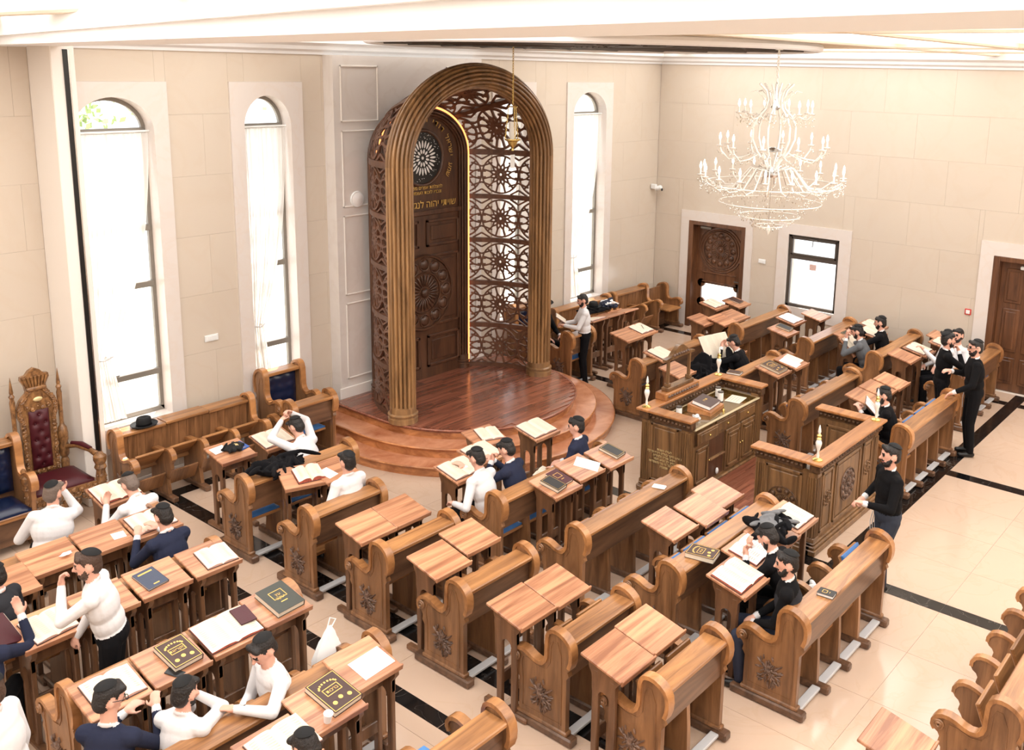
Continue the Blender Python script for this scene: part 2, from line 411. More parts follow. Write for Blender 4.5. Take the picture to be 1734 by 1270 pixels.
# ceiling with lit coffers
ce = struct('ceiling', MB().box(XL-.3, XR+.3, YB-.3, YF+.8, ZC+.12, ZC+.3), 'ceiling_cream')
bx = [XL+.0, -1.0, 1.2, 3.4, 5.6, 7.8, 12.7, 14.9, XR-.12]
by = [YB, -2.6, -.6, 1.4, 3.4, 4.9, 11.0, YF-.12]
beam = MB()
for x in bx: link('beam', MB().cbox(x-.09, x+.09, YB, YF, ZC-.01, ZC+.13, .02).mesh('beam', 'ceiling_cream'), ce)
for yv in by: link('beam', MB().cbox(XL, XR, yv-.09, yv+.09, ZC-.005, ZC+.13, .02).mesh('beam', 'ceiling_cream'), ce)
for i in range(len(bx)-1):
    for j in range(len(by)-1):
        x0, x1, y0, y1 = bx[i]+.13, bx[i+1]-.13, by[j]+.13, by[j+1]-.13
        if bx[i] == 7.8 and by[j] == 4.9: continue
        nn = 2 if (y1-y0) > 1.2 else 1
        for (a, b) in split(y0, y1, nn):
            p = link('light_panel', MB().cbox(x0, x1, a+.08, b-.08, ZC+.05, ZC+.10, .015).mesh('light_panel', 'ceiling_light'), ce)
# round dark grille set in the ceiling above the ark
GC = (10.25, 8.0)
gr = thing('ceiling_grille', 'large round dark openwork grille set in the ceiling before the ark', 'grille', (GC[0], GC[1], ZC-.04))
g = MB(); g.tube([(2.92*math.cos(2*PI*i/64), 2.92*math.sin(2*PI*i/64), 0) for i in range(64)], .05, 8, closed=True); obj('rim', g, 'cornice_white', gr, smooth=40)
for i in range(24):
    a = 2*PI*i/24; m = MB()
    m.tube([(.3*math.cos(a+.9), .3*math.sin(a+.9), 0), (1.2*math.cos(a+.4), 1.2*math.sin(a+.4), 0), (2.1*math.cos(a+.1), 2.1*math.sin(a+.1), 0), (2.88*math.cos(a), 2.88*math.sin(a), 0)], .03, 6)
    obj('rib', m, 'grille_dark', gr)
    m = MB(); m.tube([(.3*math.cos(a-.9), .3*math.sin(a-.9), .01), (1.2*math.cos(a-.4), 1.2*math.sin(a-.4), .01), (2.1*math.cos(a-.1), 2.1*math.sin(a-.1), .01), (2.88*math.cos(a), 2.88*math.sin(a), .01)], .03, 6)
    obj('rib', m, 'grille_dark', gr)
for r in (.5, 1.0, 1.5, 2.0, 2.45):
    obj('ring', MB().tube([(r*math.cos(2*PI*i/48), r*math.sin(2*PI*i/48), 0) for i in range(48)], .026, 6, closed=True), 'grille_dark', gr)
obj('backing', MB().lathe([(.02, .0), (2.9, .0), (2.9, .02), (.02, .02)], 64, (0, 0, .055)), 'ceiling_cream', gr)
# cornice along the front and right walls (mitred profile)
cp = [(0, 5.60), (.03, 5.60), (.04, 5.64), (.10, 5.67), (.12, 5.72), (.20, 5.76), (.22, ZC+.02), (0, ZC+.02)]
struct('trim_1', MB().prism([(YF-d, z) for d, z in cp], 4.9, XR, 'x').prism([(YF2-d, z) for d, z in cp], 1.0, 4.92, 'x'), 'cornice_white')
struct('trim_2', MB().prism([(XR-d, z) for d, z in cp], 0.5, YF, 'y'), 'cornice_white')
# broad dropped beam that crosses the hall between the pillar and the gallery
a = Vector((5.04, 11.76, 0)); b = Vector((2.30, 0.0, 0)); d = (b-a).normalized(); b = b+d*3.2; nrm = Vector((-d.y, d.x, 0)); nrm = nrm if nrm.x < 0 else -nrm
m = MB(); w = .62
def bar(m, o0, o1, z0, z1):
    p = [a+nrm*o0, b+nrm*o0, b+nrm*o1, a+nrm*o1]
    m.add([(q.x, q.y, z0) for q in p]+[(q.x, q.y, z1) for q in p], [(0,1,2,3),(7,6,5,4),(0,4,5,1),(1,5,6,2),(2,6,7,3),(3,7,4,0)])
bar(m, 0, w, 5.61, ZC+.13); bar(m, -.05, w+.05, 5.70, ZC+.13)
struct('trim_3', m, 'cornice_white')
# pilaster with a black slot beside window 1
m = MB(); m.cbox(4.90, 5.17, 11.60, YF2, 0, 5.62, .01); struct('trim_4', m, 'plaster')
struct('trim_5', MB().box(5.035, 5.085, 11.585, 11.60, 0.3, 5.58), 'black_gloss')
struct('trim_6', MB().box(5.085, 5.10, 11.58, 11.60, 0.3, 5.58), 'chrome')
# pier behind the ark, with panel mouldings
pier = struct('wall_pier', MB().box(8.73, 11.77, 11.53, YF+.02, 0.0, 5.60), 'pier_stone')
for x0, x1 in ((8.85, 9.55), (10.95, 11.65)):
    for z0, z1 in ((.72, 1.92), (2.04, 3.26), (3.38, 4.52), (4.64, 5.46)):
        m = MB()
        for q in ((x0, x1, z0, z0+.025), (x0, x1, z1-.025, z1), (x0, x0+.025, z0, z1), (x1-.025, x1, z0, z1)): m.cbox(q[0], q[1], 11.515, 11.531, q[2], q[3], .005)
        link('panel_moulding', m.mesh('panel_moulding', 'plaster'), pier)
struct('baseboard_pier', MB().cbox(8.69, 11.81, 11.50, 11.53, 0.3, .60, .008), 'plaster')
struct('baseboard_front', MB().cbox(5.2, 8.69, YF-.04, YF-.012, 0, .12, .006), 'plaster')
struct('baseboard_right', MB().cbox(XR-.035, XR-.012, 4.85, 9.33, 0, .12, .006), 'plaster')
# round white loudspeaker on the pier
o = thing('wall_speaker', 'round white speaker disc on the pale panelled pier left of the ark', 'speaker', (9.10, 11.53, 3.49))
obj('rim', MB().lathe([(.0, 0), (.115, 0), (.125, .012), (.115, .03), (.0, .03)], 28).xf(Matrix.Rotation(PI/2, 4, 'X')), 'plastic_white', o, smooth=40)
obj('mesh_cover', MB().lathe([(.0, .03), (.10, .03), (.07, .042), (.0, .048)], 28).xf(Matrix.Rotation(PI/2, 4, 'X')), 'paper_white', o, smooth=60)

# ------------------------------------------------------------------ windows
def arch_pts(c, h, zs, zb, n=20, top=None):
    rz = (top-zs) if top else h
    return [(c-h, zb)]+[(c-h*math.cos(PI*i/n), zs+rz*math.sin(PI*i/n)) for i in range(n+1)]+[(c+h, zb)]
def ring_face(inner, outer, y0, y1, mb):
    """solid between two outlines with equal counts, from y0 (front) to y1"""
    n = len(inner); vs = [(x, y0, z) for x, z in outer]+[(x, y0, z) for x, z in inner]+[(x, y1, z) for x, z in outer]+[(x, y1, z) for x, z in inner]; fs = []
    for i in range(n-1):
        fs += [(i, i+1, n+i+1, n+i), (n+i, n+i+1, 3*n+i+1, 3*n+i), (2*n+i, 3*n+i, 3*n+i+1, 2*n+i+1), (i, 2*n+i, 2*n+i+1, i+1)]
    mb.add(vs, fs)
def front_window(c, h, w, n):
    rt = 5.03-ZSP
    inn = arch_pts(c, h, ZSP, ZSILL, 20, 5.03); k = len(inn)
    out = []
    for i, (x, z) in enumerate(inn):
        if i == 0: out.append((c-w, ZSILL))
        elif i == k-1: out.append((c+w, ZSILL))
        else:
            t = (i-1)/(k-3); 
            if t < .3: out.append((c-w, ZSP+(ZCT-ZSP)*t/.3))
            elif t > .7: out.append((c+w, ZCT-(ZCT-ZSP)*(t-.7)/.3))
            else: out.append((c-w+2*w*(t-.3)/.4, ZCT))
    m = MB(); ring_face(inn, out, YF-.028, YF+.30, m); m.box(c-w, c+w, YF-.028, YF+.3, ZCB, ZSILL)
    wo = struct('window_%d' % n, m, 'casing_stone')
    wo['label'] = 'tall arched window %d counted from the left on the front wall' % n
    yf = YF+.19
    f = MB(); inn2 = arch_pts(c, h-.05, ZSP, ZSILL+.06, 20, 4.98); inn1 = arch_pts(c, h, ZSP, ZSILL, 20, 5.03)
    ring_face(inn2, inn1, yf, yf+.05, f); f.box(c-h, c+h, yf, yf+.05, ZSILL, ZSILL+.06)
    obj('frame', f, 'alu', wo)
    for z in (1.43, 2.62, 3.36, ZSP): obj('crossbar', MB().cbox(c-h+.03, c+h-.03, yf-.01, yf+.055, z-.04, z+.04, .006), 'alu', wo)
    hd = MB(); hd.tube([(c-.1, yf-.02, 1.48), (c-.1, yf-.06, 1.50), (c-.22, yf-.06, 1.50)], .012, 6); obj('handle', hd, 'alu_dark', wo)
    zz = [ZSILL+.06, 1.39, 1.47, 2.58, 2.66, 3.32, 3.40, 4.56]
    for a, b in zip(zz[::2], zz[1::2]): obj('pane', MB().box(c-h+.05, c+h-.05, yf+.02, yf+.026, a, b), 'glass', wo)
    pa = arch_pts(c, h-.05, ZSP, ZSP+.04, 20, 4.98); obj('pane', MB().prism(pa, yf+.02, yf+.026, 'y'), 'glass', wo)
    # sheer curtain gathered to the left
    yc = YF+.10; nz, nx = 26, 72; ztop, zt, zb = 4.58, 1.78, .93; vs = []; fs = []
    ct = c-h+.04
    for i in range(nz+1):
        z = ztop+(zb-ztop)*i/nz
        if z > zt:
            t = (ztop-z)/(ztop-zt); wdt = (2*h-.06)*(1-(t**2.2)*.72)
        else:
            t = (zt-z)/(zt-zb); wdt = (2*h-.06)*(.28+.14*t)
        for j in range(nx+1):
            s = j/nx; pl = .022*(0.5+.5*wdt/(2*h)) if i else .012
            vs.append((ct+wdt*s+.008*math.sin(s*50+z*3), yc+pl*math.sin(s*2*PI*11)+.012*math.sin(s*17+z), z))
    for i in range(nz):
        for j in range(nx): q = i*(nx+1)+j; fs.append((q, q+1, q+nx+2, q+nx+1))
    nm = {1: 'beside the throne, leftmost', 2: 'nearest the ark on its left', 3: 'half hidden behind the ark lattice', 4: 'right of the ark'}[n]
    t = thing('curtain', 'white sheer curtain on the arched window '+nm, 'curtain', (0, 0, 0), 0, 'sheer window curtains')
    obj('cloth', MB().add(vs, fs), 'curtain', t, smooth=80)
    rod = MB(); rod.tube([(c-h, yc, 4.60), (c+h, yc, 4.60)], .014, 8); obj('rod', rod, 'plastic_white', t)
    tb = MB(); tb.tube([(ct-.01, yc-.03, zt), (ct+(2*h)*.15, yc-.05, zt-.02), (ct+(2*h-.06)*.29, yc-.02, zt), (ct+(2*h)*.15, yc+.05, zt+.01)], .012, 6, closed=True); obj('tie_band', tb, 'cotton_white', t)
for q in WIN: front_window(*q)
# trees and ground outside window 1
gd = tag(obj('outside_ground', MB().box(-2, 24, YF+.6, YF+14, -.4, -.3), 'outside_ground'), 'pale paved ground outside the tall windows', 'ground'); gd['kind'] = 'structure'
for i in range(2):
    t = thing('tree', ['slim pale tree outside the leftmost window', 'forked leafy tree further off outside the leftmost window', 'leafy tree outside the leftmost window, third from the left', 'tree outside the leftmost window, furthest to the right'][i], 'tree', (6.9+i*2.6, YF+4.2+.8*(i % 2), -.3), 0, 'trees outside the first window')
    m = MB()
    for k in range(5):
        ax = random.uniform(-.8, .8); ay = random.uniform(-.3, .3)
        m.tube([(0, 0, 0), (ax*.2, ay*.2, 2.4), (ax*.6, ay*.6, 4.6), (ax, ay, 7.5+random.uniform(-.5, .8))], [.10, .07, .05, .02], 6)
    obj('trunk', m, 'bark', t, smooth=60)
    m = MB()
    for k in range(240):
        p = Vector((random.gauss(0, .45), random.gauss(0, .4), random.uniform(4.6, 5.9))); e1 = Vector((random.uniform(-1, 1), random.uniform(-1, 1), random.uniform(-1, 1))).normalized()*.09; e2 = e1.orthogonal().normalized()*.05
        m.add([p-e1, p+e2, p+e1, p-e2], [(0, 1, 2, 3)])
    o = obj('foliage', m, 'leaf_green', t); o['kind'] = 'stuff'

# ------------------------------------------------------------------ right wall: doors and window
def carved_rosette(mb, r, n=12, depth=.02):
    """disc of petals around a fluted boss in the local x-z plane, facing -y"""
    mb.tube([(r*math.cos(2*PI*i/40), 0, r*math.sin(2*PI*i/40)) for i in range(40)], r*.045, 6, closed=True)
    mb.tube([(r*.55*math.cos(2*PI*i/32), 0, r*.55*math.sin(2*PI*i/32)) for i in range(32)], r*.03, 6, closed=True)
    for i in range(n):
        a = 2*PI*i/n; c = Vector((r*.77*math.cos(a), 0, r*.77*math.sin(a)))
        mb.ell(c, (r*.14, depth, r*.14), 8, 6); mb.tube([(c.x+r*.17*math.cos(2*PI*j/10), 0, c.z+r*.17*math.sin(2*PI*j/10)) for j in range(10)], r*.022, 5, closed=True)
    for i in range(2*n):
        a = 2*PI*i/(2*n); R = Matrix.Rotation(-a, 3, 'Y')
        mb.ell((r*.34*math.cos(a), 0, r*.34*math.sin(a)), (r*.17, depth*.8, r*.035), 8, 5, R)
    mb.ell((0, 0, 0), (r*.13, depth*1.4, r*.13), 12, 8)
    return mb
def frame_casing(name, y0, y1, z1, yi0, yi1, zi1, z0=0.0, zi0=None):
    m = MB(); x0, x1 = XR-.03, XR+.02
    m.box(x0, x1, y0, yi0, z0, z1); m.box(x0, x1, yi1, y1, z0, z1); m.box(x0, x1, yi0, yi1, zi1, z1)
    if zi0 is not None: m.box(x0, x1, yi0, yi1, z0, zi0)
    return struct(name, m, 'casing_stone')
frame_casing('trim_7', 9.34, 11.07, 2.545, 9.50, 10.87, 2.335)
frame_casing('trim_8', 7.22, 8.76, 2.535, 7.455, 8.53, 2.32, .62, .85)
frame_casing('trim_9', 2.45, 4.84, 2.67, 2.70, 4.61, 2.43)
# door 1: carved leaf with a rosette and a shaped glass pane
d1 = link('door_1', None, None, (XR, 0, 0)); d1['kind'] = 'structure'
m = MB(); m.cbox(-.04, .22, 10.76, 10.87, 0, 2.335, .008); m.cbox(-.04, .22, 9.50, 9.60, 0, 2.335, .008); m.cbox(-.04, .22, 9.60, 10.76, 2.25, 2.335, .008); obj('door_frame', m, 'door_wood', d1)
XD = .17
m = MB(); m.box(XD, XD+.05, 9.60, 9.74, 0, 2.25); m.box(XD, XD+.05, 10.62, 10.76, 0, 2.25); m.box(XD, XD+.05, 9.74, 10.62, .97, 2.25); m.box(XD, XD+.05, 9.74, 10.62, 0, .55); obj('leaf', m, 'door_wood', d1)
ro = MB(); carved_rosette(ro, .40, 12, .03); ro.xf(Matrix.Translation((XD-.005, 10.18, 1.74)) @ Matrix.Rotation(-PI/2, 4, 'Z')); obj('rosette', ro, 'door_wood', d1, smooth=60)
for rr in (.46, .52): obj('ring_moulding', MB().tube([(XD, 10.18+rr*math.cos(2*PI*i/48), 1.74+rr*.94*math.sin(2*PI*i/48)) for i in range(48)], .018, 6, closed=True), 'door_wood', d1, smooth=60)
m = MB(); m.cbox(XD-.015, XD+.01, 9.76, 10.60, 1.00, 1.03, .005); m.cbox(XD-.015, XD+.01, 9.76, 10.60, 1.20, 1.23, .005); obj('rail_moulding', m, 'door_wood', d1)
obj('pane', MB().box(XD+.02, XD+.026, 9.74, 10.62, .55, .97), 'glass', d1)
for yy in (9.74, 10.62):
    for zz in (.55, .97): obj('corner_block', MB().lathe([(.0, 0), (.09, 0), (.09, .05), (.0, .05)], 16).xf(Matrix.Translation((XD, yy, zz)) @ Matrix.Rotation(PI/2, 4, 'Y')), 'door_wood', d1)
h = MB(); h.box(XD-.015, XD, 9.63, 9.68, 1.02, 1.22); h.tube([(XD-.02, 9.655, 1.12), (XD-.07, 9.655, 1.12), (XD-.07, 9.78, 1.12)], .012, 6); obj('handle', h, 'alu_dark', d1)
obj('closer', MB().cbox(XD-.07, XD-.01, 10.40, 10.66, 2.16, 2.22, .01), 'alu', d1)
# door 2: tall panelled double door
d2 = link('door_2', None, None, (XR, 0, 0)); d2['kind'] = 'structure'
m = MB(); m.cbox(-.04, .2, 4.50, 4.61, 0, 2.43, .008); m.cbox(-.04, .2, 2.70, 2.81, 0, 2.43, .008); m.cbox(-.04, .2, 2.81, 4.50, 2.34, 2.43, .008); obj('door_frame', m, 'door_wood', d2)
for (a, b) in ((3.66, 4.50), (2.81, 3.65)):
    lf = obj('leaf', MB().cbox(.12, .17, a, b, 0, 2.34, .006), 'door_wood', d2)
    for (z0, z1) in ((.14, .62), (.72, 1.50), (1.60, 2.22)):
        for (p, q) in ((a+.09, (a+b)/2-.04), ((a+b)/2+.04, b-.09)):
            mm = MB(); mm.cbox(.105, .125, p, q, z0, z1, .012); mm.cbox(.092, .11, p+.05, q-.05, z0+.05, z1-.05, .012); obj('panel', mm, 'door_wood', lf)
obj('exit_light', MB().cbox(.06, .12, 4.02, 4.18, 2.22, 2.28, .01), 'plastic_white', d2)
# window 5
w5 = link('window_5', None, None, (XR, 0, 0)); w5['kind'] = 'structure'
m = MB()
for q in ((7.455, 8.53, .85, .91), (7.455, 8.53, 2.26, 2.32), (7.455, 7.515, .85, 2.32), (8.47, 8.53, .85, 2.32)): m.cbox(.02, .09, q[0], q[1], q[2], q[3], .006)
obj('frame', m, 'alu_dark', w5); obj('transom', MB().cbox(.01, .095, 7.5, 8.49, 1.83, 1.92, .006), 'alu_dark', w5)
m = MB(); m.cbox(.0, .05, 7.51, 8.475, 1.91, 1.95, .005); m.cbox(.0, .05, 7.51, 8.475, 2.23, 2.27, .005); m.cbox(.0, .05, 7.51, 7.55, 1.91, 2.27, .005); m.cbox(.0, .05, 8.435, 8.475, 1.91, 2.27, .005); obj('sash', m, 'alu_dark', w5)
obj('pane', MB().box(.05, .056, 7.51, 8.48, .9, 1.84), 'glass', w5); obj('pane', MB().box(.03, .036, 7.54, 8.45, 1.94, 2.24), 'glass', w5)
m = MB(); m.cbox(-.03, .02, 7.92, 8.08, 2.235, 2.27, .006); m.tube([(-.02, 8.0, 2.24), (-.04, 8.0, 2.12)], .009, 6); obj('handle', m, 'alu_dark', w5)
obj('sticker', MB().box(.044, .049, 7.93, 8.07, 1.64, 1.76), 'paper_edge', w5)
# small fittings on the walls
def plate(name, loc, rot, label, cat, mat, w=.12, h=.08):
    o = thing(name, label, cat, loc); o.rotation_euler = rot
    obj('plate', MB().cbox(-w/2, w/2, -.012, 0, -h/2, h/2, .004), mat, o); return o
o = plate('light_switch', (6.75, YF-.012, 1.78), (0, 0, 0), 'white switch plate on the stone wall between the two left windows', 'switch', 'plastic_white', .2, .09)
for k in range(2): obj('rocker', MB().cbox(-.07+.08*k, -.01+.08*k, -.018, -.012, -.03, .03, .003), 'plastic_white', o)
o = plate('light_switch', (XR-.012, 9.09, 1.68), (0, 0, PI/2*3), 'white switch plate between the carved door and the dark framed window', 'switch', 'plastic_white', .16, .09)
for k in range(2): obj('rocker', MB().cbox(-.06+.065*k, -.005+.065*k, -.018, -.012, -.03, .03, .003), 'plastic_white', o)
o = plate('fire_alarm', (XR-.012, 4.95, 1.35), (0, 0, PI/2*3), 'small red fire alarm call point beside the right door', 'alarm', 'plastic_red', .11, .11)
obj('button', MB().cbox(-.035, .035, -.02, -.012, -.035, .035, .004), 'plastic_white', o)
o = thing('security_camera', 'white security camera in the corner where the two walls meet', 'camera', (XR-.16, YF-.14, 2.95))
obj('bracket', MB().cbox(-.11, -.03, .0, .12, .0, .10, .008), 'plastic_white', o)
m = MB(); m.lathe([(.0, -.08), (.045, -.08), (.05, -.05), (.05, .05), (.04, .07), (.0, .07)], 16); m.xf(Matrix.Translation((0, -.02, .02)) @ Matrix.Rotation(1.2, 4, 'X')); obj('body', m, 'plastic_white', o, smooth=40)
m = MB(); m.lathe([(.0, 0), (.03, 0), (.03, .01), (.0, .015)], 12); m.xf(Matrix.Translation((0, -.10, -.01)) @ Matrix.Rotation(PI/2, 4, 'X')); obj('lens', m, 'plastic_black', o)
# ------------------------------------------------------------------ pews
END = [(.06,.08),(.06,.60),(.035,.635),(.05,.67),(.025,.71),(.005,.77),(.0,.83),(.008,.89),(.035,.94),(.08,.975),(.13,.995),(.18,1.0),(.225,.99),(.255,.965),(.272,.92),(.276,.86),
       (.28,.73),(.295,.685),(.325,.655),(.37,.648),(.42,.66),(.475,.685),(.53,.698),(.58,.695),(.625,.672),(.652,.63),(.655,.585),(.635,.55),(.605,.53),(.59,.50),(.60,.45),(.572,.41),(.575,.10),(.575,.08)]
CAP0, CAP1 = 4, 27
def offset_path(path, d):
    out = []
    for i, (a, b) in enumerate(path):
        p0 = path[max(i-1, 0)]; p1 = path[min(i+1, len(path)-1)]; tx, ty = p1[0]-p0[0], p1[1]-p0[1]; l = math.hypot(tx, ty) or 1
        out.append((a-ty/l*d, b+tx/l*d))
    return out
def strip(mb, path, d0, d1, x0, x1):
    """band that follows an open profile in the y-z plane"""
    A = offset_path(path, d0); B = offset_path(path, d1); n = len(path); vs = []
    for (a, b) in A: vs += [(x0, a, b), (x1, a, b)]
    for (a, b) in B: vs += [(x0, a, b), (x1, a, b)]
    fs = []
    for i in range(n-1):
        p, q, r, t = 2*i, 2*i+1, 2*i+2, 2*i+3; o = 2*n
        fs += [(p, r, t, q), (o+p, o+q, o+t, o+r), (p, o+p, o+r, r), (q, t, o+t, o+q)]
    fs += [(0, 1, 2*n+1, 2*n), (2*n-2, 4*n-2, 4*n-1, 2*n-1)]
    mb.add(vs, fs)
def end_mesh(mirror):
    m = MB(); m.prism(END, .012, .062, 'x', 0)
    i0 = len(m.m); strip(m, END[CAP0:CAP1+1], -.026, .008, -.004, .078); m.m[i0:] = [1]*(len(m.m)-i0)
    i0 = len(m.m)
    for (a, b, r) in ((.600, .605, .034), (.60, .605, .018)):
        m.tube([(.0-.006*(r < .02), a+r*math.cos(w*.5), b+r*math.sin(w*.5)) for w in range(13)], .011, 6)
    strip(m, [(.11, .16), (.11, .58), (.12, .80), (.16, .90), (.20, .90), (.225, .84), (.235, .68), (.28, .61), (.36, .595), (.45, .62), (.53, .63), (.545, .55), (.53, .42), (.53, .16), (.11, .16)], -.004, .004, .006, .016)
    m.cbox(.0, .075, .04, .60, .075, .115, .01); m.m[i0:] = [0]*(len(m.m)-i0)
    i0 = len(m.m); m.cbox(-.012, .085, -.02, .70, .0, .078, .014); m.m[i0:] = [2]*(len(m.m)-i0)
    if mirror: m.xf(Matrix.Scale(-1, 4, (1, 0, 0))); m.f = [f[::-1] for f in m.f]
    return m.mesh('pew_end', ['pew_v', 'pew_cap', 'pew_dark'], 40)
def emblem_mesh(mirror):
    rnd = random.Random(3); m = MB(); sx = 1 if mirror else -1
    for k in range(70):
        a = rnd.uniform(0, 2*PI); r = rnd.uniform(.01, .125)*(1 if rnd.random() < .8 else 1.15); cy, cz = r*math.cos(a), r*1.15*math.sin(a)
        R = Matrix.Rotation(a+rnd.uniform(-.7, .7), 3, 'X') @ Matrix.Rotation(rnd.uniform(-.4, .4), 3, 'Y')
        m.ell((0, cy, cz), (.014, .036*rnd.uniform(.7, 1.2), .0085), 6, 4, R)
    for k in range(9):
        a = rnd.uniform(0, 2*PI); r = rnd.uniform(0, .07); m.ell((sx*.006, r*math.cos(a), r*math.sin(a)), (.012, .015, .015), 8, 5)
    return m.mesh('emblem', 'carved', 60)
ARM = [(.15,.30),(.15,.62),(.20,.64),(.37,.648),(.42,.66),(.475,.685),(.53,.698),(.58,.695),(.625,.672),(.652,.63),(.655,.585),(.635,.55),(.605,.53),(.59,.50),(.60,.45),(.572,.41),(.52,.30)]
def divider_mesh():
    m = MB(); m.prism(ARM, -.022, .022, 'x', 0)
    i0 = len(m.m); strip(m, ARM[1:11], -.022, .008, -.034, .034); m.m[i0:] = [1]*(len(m.m)-i0)
    m.prism([(.09, .06), (.50, .06), (.46, .34), (.42, .62), (.12, .62), (.10, .34)], -.024, .024, 'x', 0)
    i0 = len(m.m); m.cbox(-.04, .04, -.03, .64, .0, .075, .014); m.m[i0:] = [2]*(len(m.m)-i0)
    return m.mesh('divider', ['pew_v', 'pew_cap', 'pew_dark'], 40)
ME = dict(endL=end_mesh(False), endR=end_mesh(True), emL=emblem_mesh(False), emR=emblem_mesh(True), div=divider_mesh())
def cushion_mesh(w, d, h, mat):
    """soft pad with rounded edges"""
    m = MB(); nx, ny = 8, 8; vs = []; fs = []
    for i in range(ny+1):
        for j in range(nx+1):
            u, v = 2*j/nx-1, 2*i/ny-1; e = (1-abs(u)**6)*(1-abs(v)**6); vs.append((u*w/2, v*d/2, h*(.35+.65*e**.5)))
    for i in range(ny):
        for j in range(nx): q = i*(nx+1)+j; fs.append((q, q+1, q+nx+2, q+nx+1))
    n0 = len(vs); rim = [j for j in range(nx)]+[nx+i*(nx+1) for i in range(ny)]+[ny*(nx+1)+nx-j for j in range(nx)]+[(ny-i)*(nx+1) for i in range(ny)]
    for q in rim: vs.append((vs[q][0], vs[q][1], 0))
    k = len(rim)
    for i in range(k): fs.append((rim[i], n0+i, n0+(i+1) % k, rim[(i+1) % k]))
    fs.append(tuple(n0+i for i in range(k)))
    m.add(vs, fs); return m.mesh('cushion', mat, 60)
_bycache = {}
def by_len(key, f):
    if key not in _bycache: _bycache[key] = f()
    return _bycache[key]
def pew(x0, x1, arch, n, label, group='wooden pews', face=1, seats='down', cush='blue_velvet', em=True, name='pew', zs=1.0, dividers=True):
    """face 1: sitters look toward +y. arch = y of the rounded top of the back"""
    L = x1-x0; yr = arch-.2*face
    p = thing(name, label, 'pew', (x0 if face > 0 else x1, yr, 0), 0 if face > 0 else PI, group)
    if zs != 1.0: p.scale = (1, 1, zs)
    a = link('end_panel', ME['endL'], p); b = link('end_panel', ME['endR'], p, (L, 0, 0))
    if em:
        link('carved_emblem', ME['emL'], a, (.008, .33, .35)); link('carved_emblem', ME['emR'], b, (-.008, .33, .35))
    w = round(L-.13, 3)
    link('top_rail', by_len(('rail', w), lambda: MB().cbox(0, w, .02, .245, .885, .925, .008).mesh('top_rail', 'pew_h')), p, (.065, 0, 0))
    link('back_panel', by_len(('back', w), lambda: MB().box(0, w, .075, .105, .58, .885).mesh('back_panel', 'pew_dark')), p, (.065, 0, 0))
    link('floor_bar', by_len(('bar', w), lambda: MB().cbox(0, w, .045, .125, .03, .06, .006).mesh('floor_bar', 'conduit')), p, (.065, 0, 0))
    sw = (L-.14)/n; sd = lambda i: seats == 'down' or (len(seats) > i and seats not in ('down', 'up') and seats[i] == 'd')
    for i in range(1, n):
        if dividers: link('divider', ME['div'], p, (.07+sw*i, 0, 0))
    for i in range(n):
        ww = round(sw-.07, 2)
        s = link('seat', by_len(('seat', ww), lambda: MB().cbox(-ww/2, ww/2, 0, .40, -.035, 0, .008).mesh('seat', 'pew_h')), p, (.07+sw*(i+.5), .16 if sd(i) else .20, .445 if sd(i) else .47), (0 if sd(i) else 1.18, 0, 0))
        if cush: link('cushion', by_len(('cu', ww, cush), lambda: cushion_mesh(ww-.01, .38, .055, cush)), s, (0, .205, 0))
    return p
ordn = ['first', 'second', 'third', 'fourth', 'fifth', 'sixth', 'seventh']
# left block
LA = [9.13, 8.01, 6.81, 5.63, 4.27]
for i, yv in enumerate(LA):
    pew(2.55, 4.52, yv, 4, 'wooden four-seat pew, %s from the front in the block left of the aisle' % ordn[i], seats='down' if i in (4,) else 'up', cush=None)
# two-seat pews along the aisle
PA = [9.08, 7.91, 6.76, 5.70, 4.51, 3.58]
for i, yv in enumerate(PA):
    pew(5.44, 6.41 if i else 6.95, yv, 2 if i else 3, ('carved two-seat wooden pew, %s from the front beside the black floor band' % ordn[i]) if i else 'carved wooden pew with a black coat on its rail, first beside the floor band', seats='down' if i == 0 else 'up', cush='blue_velvet' if i == 0 else None)
QA = [6.70, 5.57, 4.45, 3.20]
for i, yv in enumerate(QA):
    pew(6.98, 8.95, yv, 4, ['four-seat wooden pew just before the steps, three men sitting on it', 'four-seat wooden pew with a white phone case on its rail', 'four-seat wooden pew with a thick brown book on its rail', 'four-seat wooden pew where two men sit by the bimah, small book on its rail'][i], seats=['ddud', 'uuuu', 'uuuu', 'dddu'][i])
pew(6.90, 9.35, 1.45, 5, 'rearmost wooden pew with empty tip-up seats in the lower right corner', seats='up', cush=None)
R1 = [8.38, 6.97, 5.62, 4.12]
for i, yv in enumerate(R1):
    pew(11.98, 13.95, yv, 4, ['wooden pew behind the bimah, nearest the front windows', 'wooden pew right of the bimah where a man bends over a large book', 'empty wooden pew right of the bimah with a carved end', 'wooden pew at the right aisle, its rail under the standing man\'s hand'][i], seats=['uuuu', 'uudd', 'uuuu', 'duuu'][i])
R2 = [8.32, 6.95, 5.72, 4.35]
for i, yv in enumerate(R2):
    pew(15.0, 16.95, yv, 4, ['wooden pew before the carved door by the right wall', 'wooden pew under the dark framed window', 'wooden pew by the right wall with two men bent over books', 'wooden pew by the right wall behind the standing men'][i], seats=['uuuu', 'uuuu', 'dudu', 'dddd'][i], cush='blue_velvet' if i > 1 else None)
pew(7.20, 7.93, 10.76, 1, 'single wooden pew at the foot of the steps left of the ark')
pew(12.46, 13.12, 10.20, 1, 'single wooden pew beside the ark at the end of the steps')
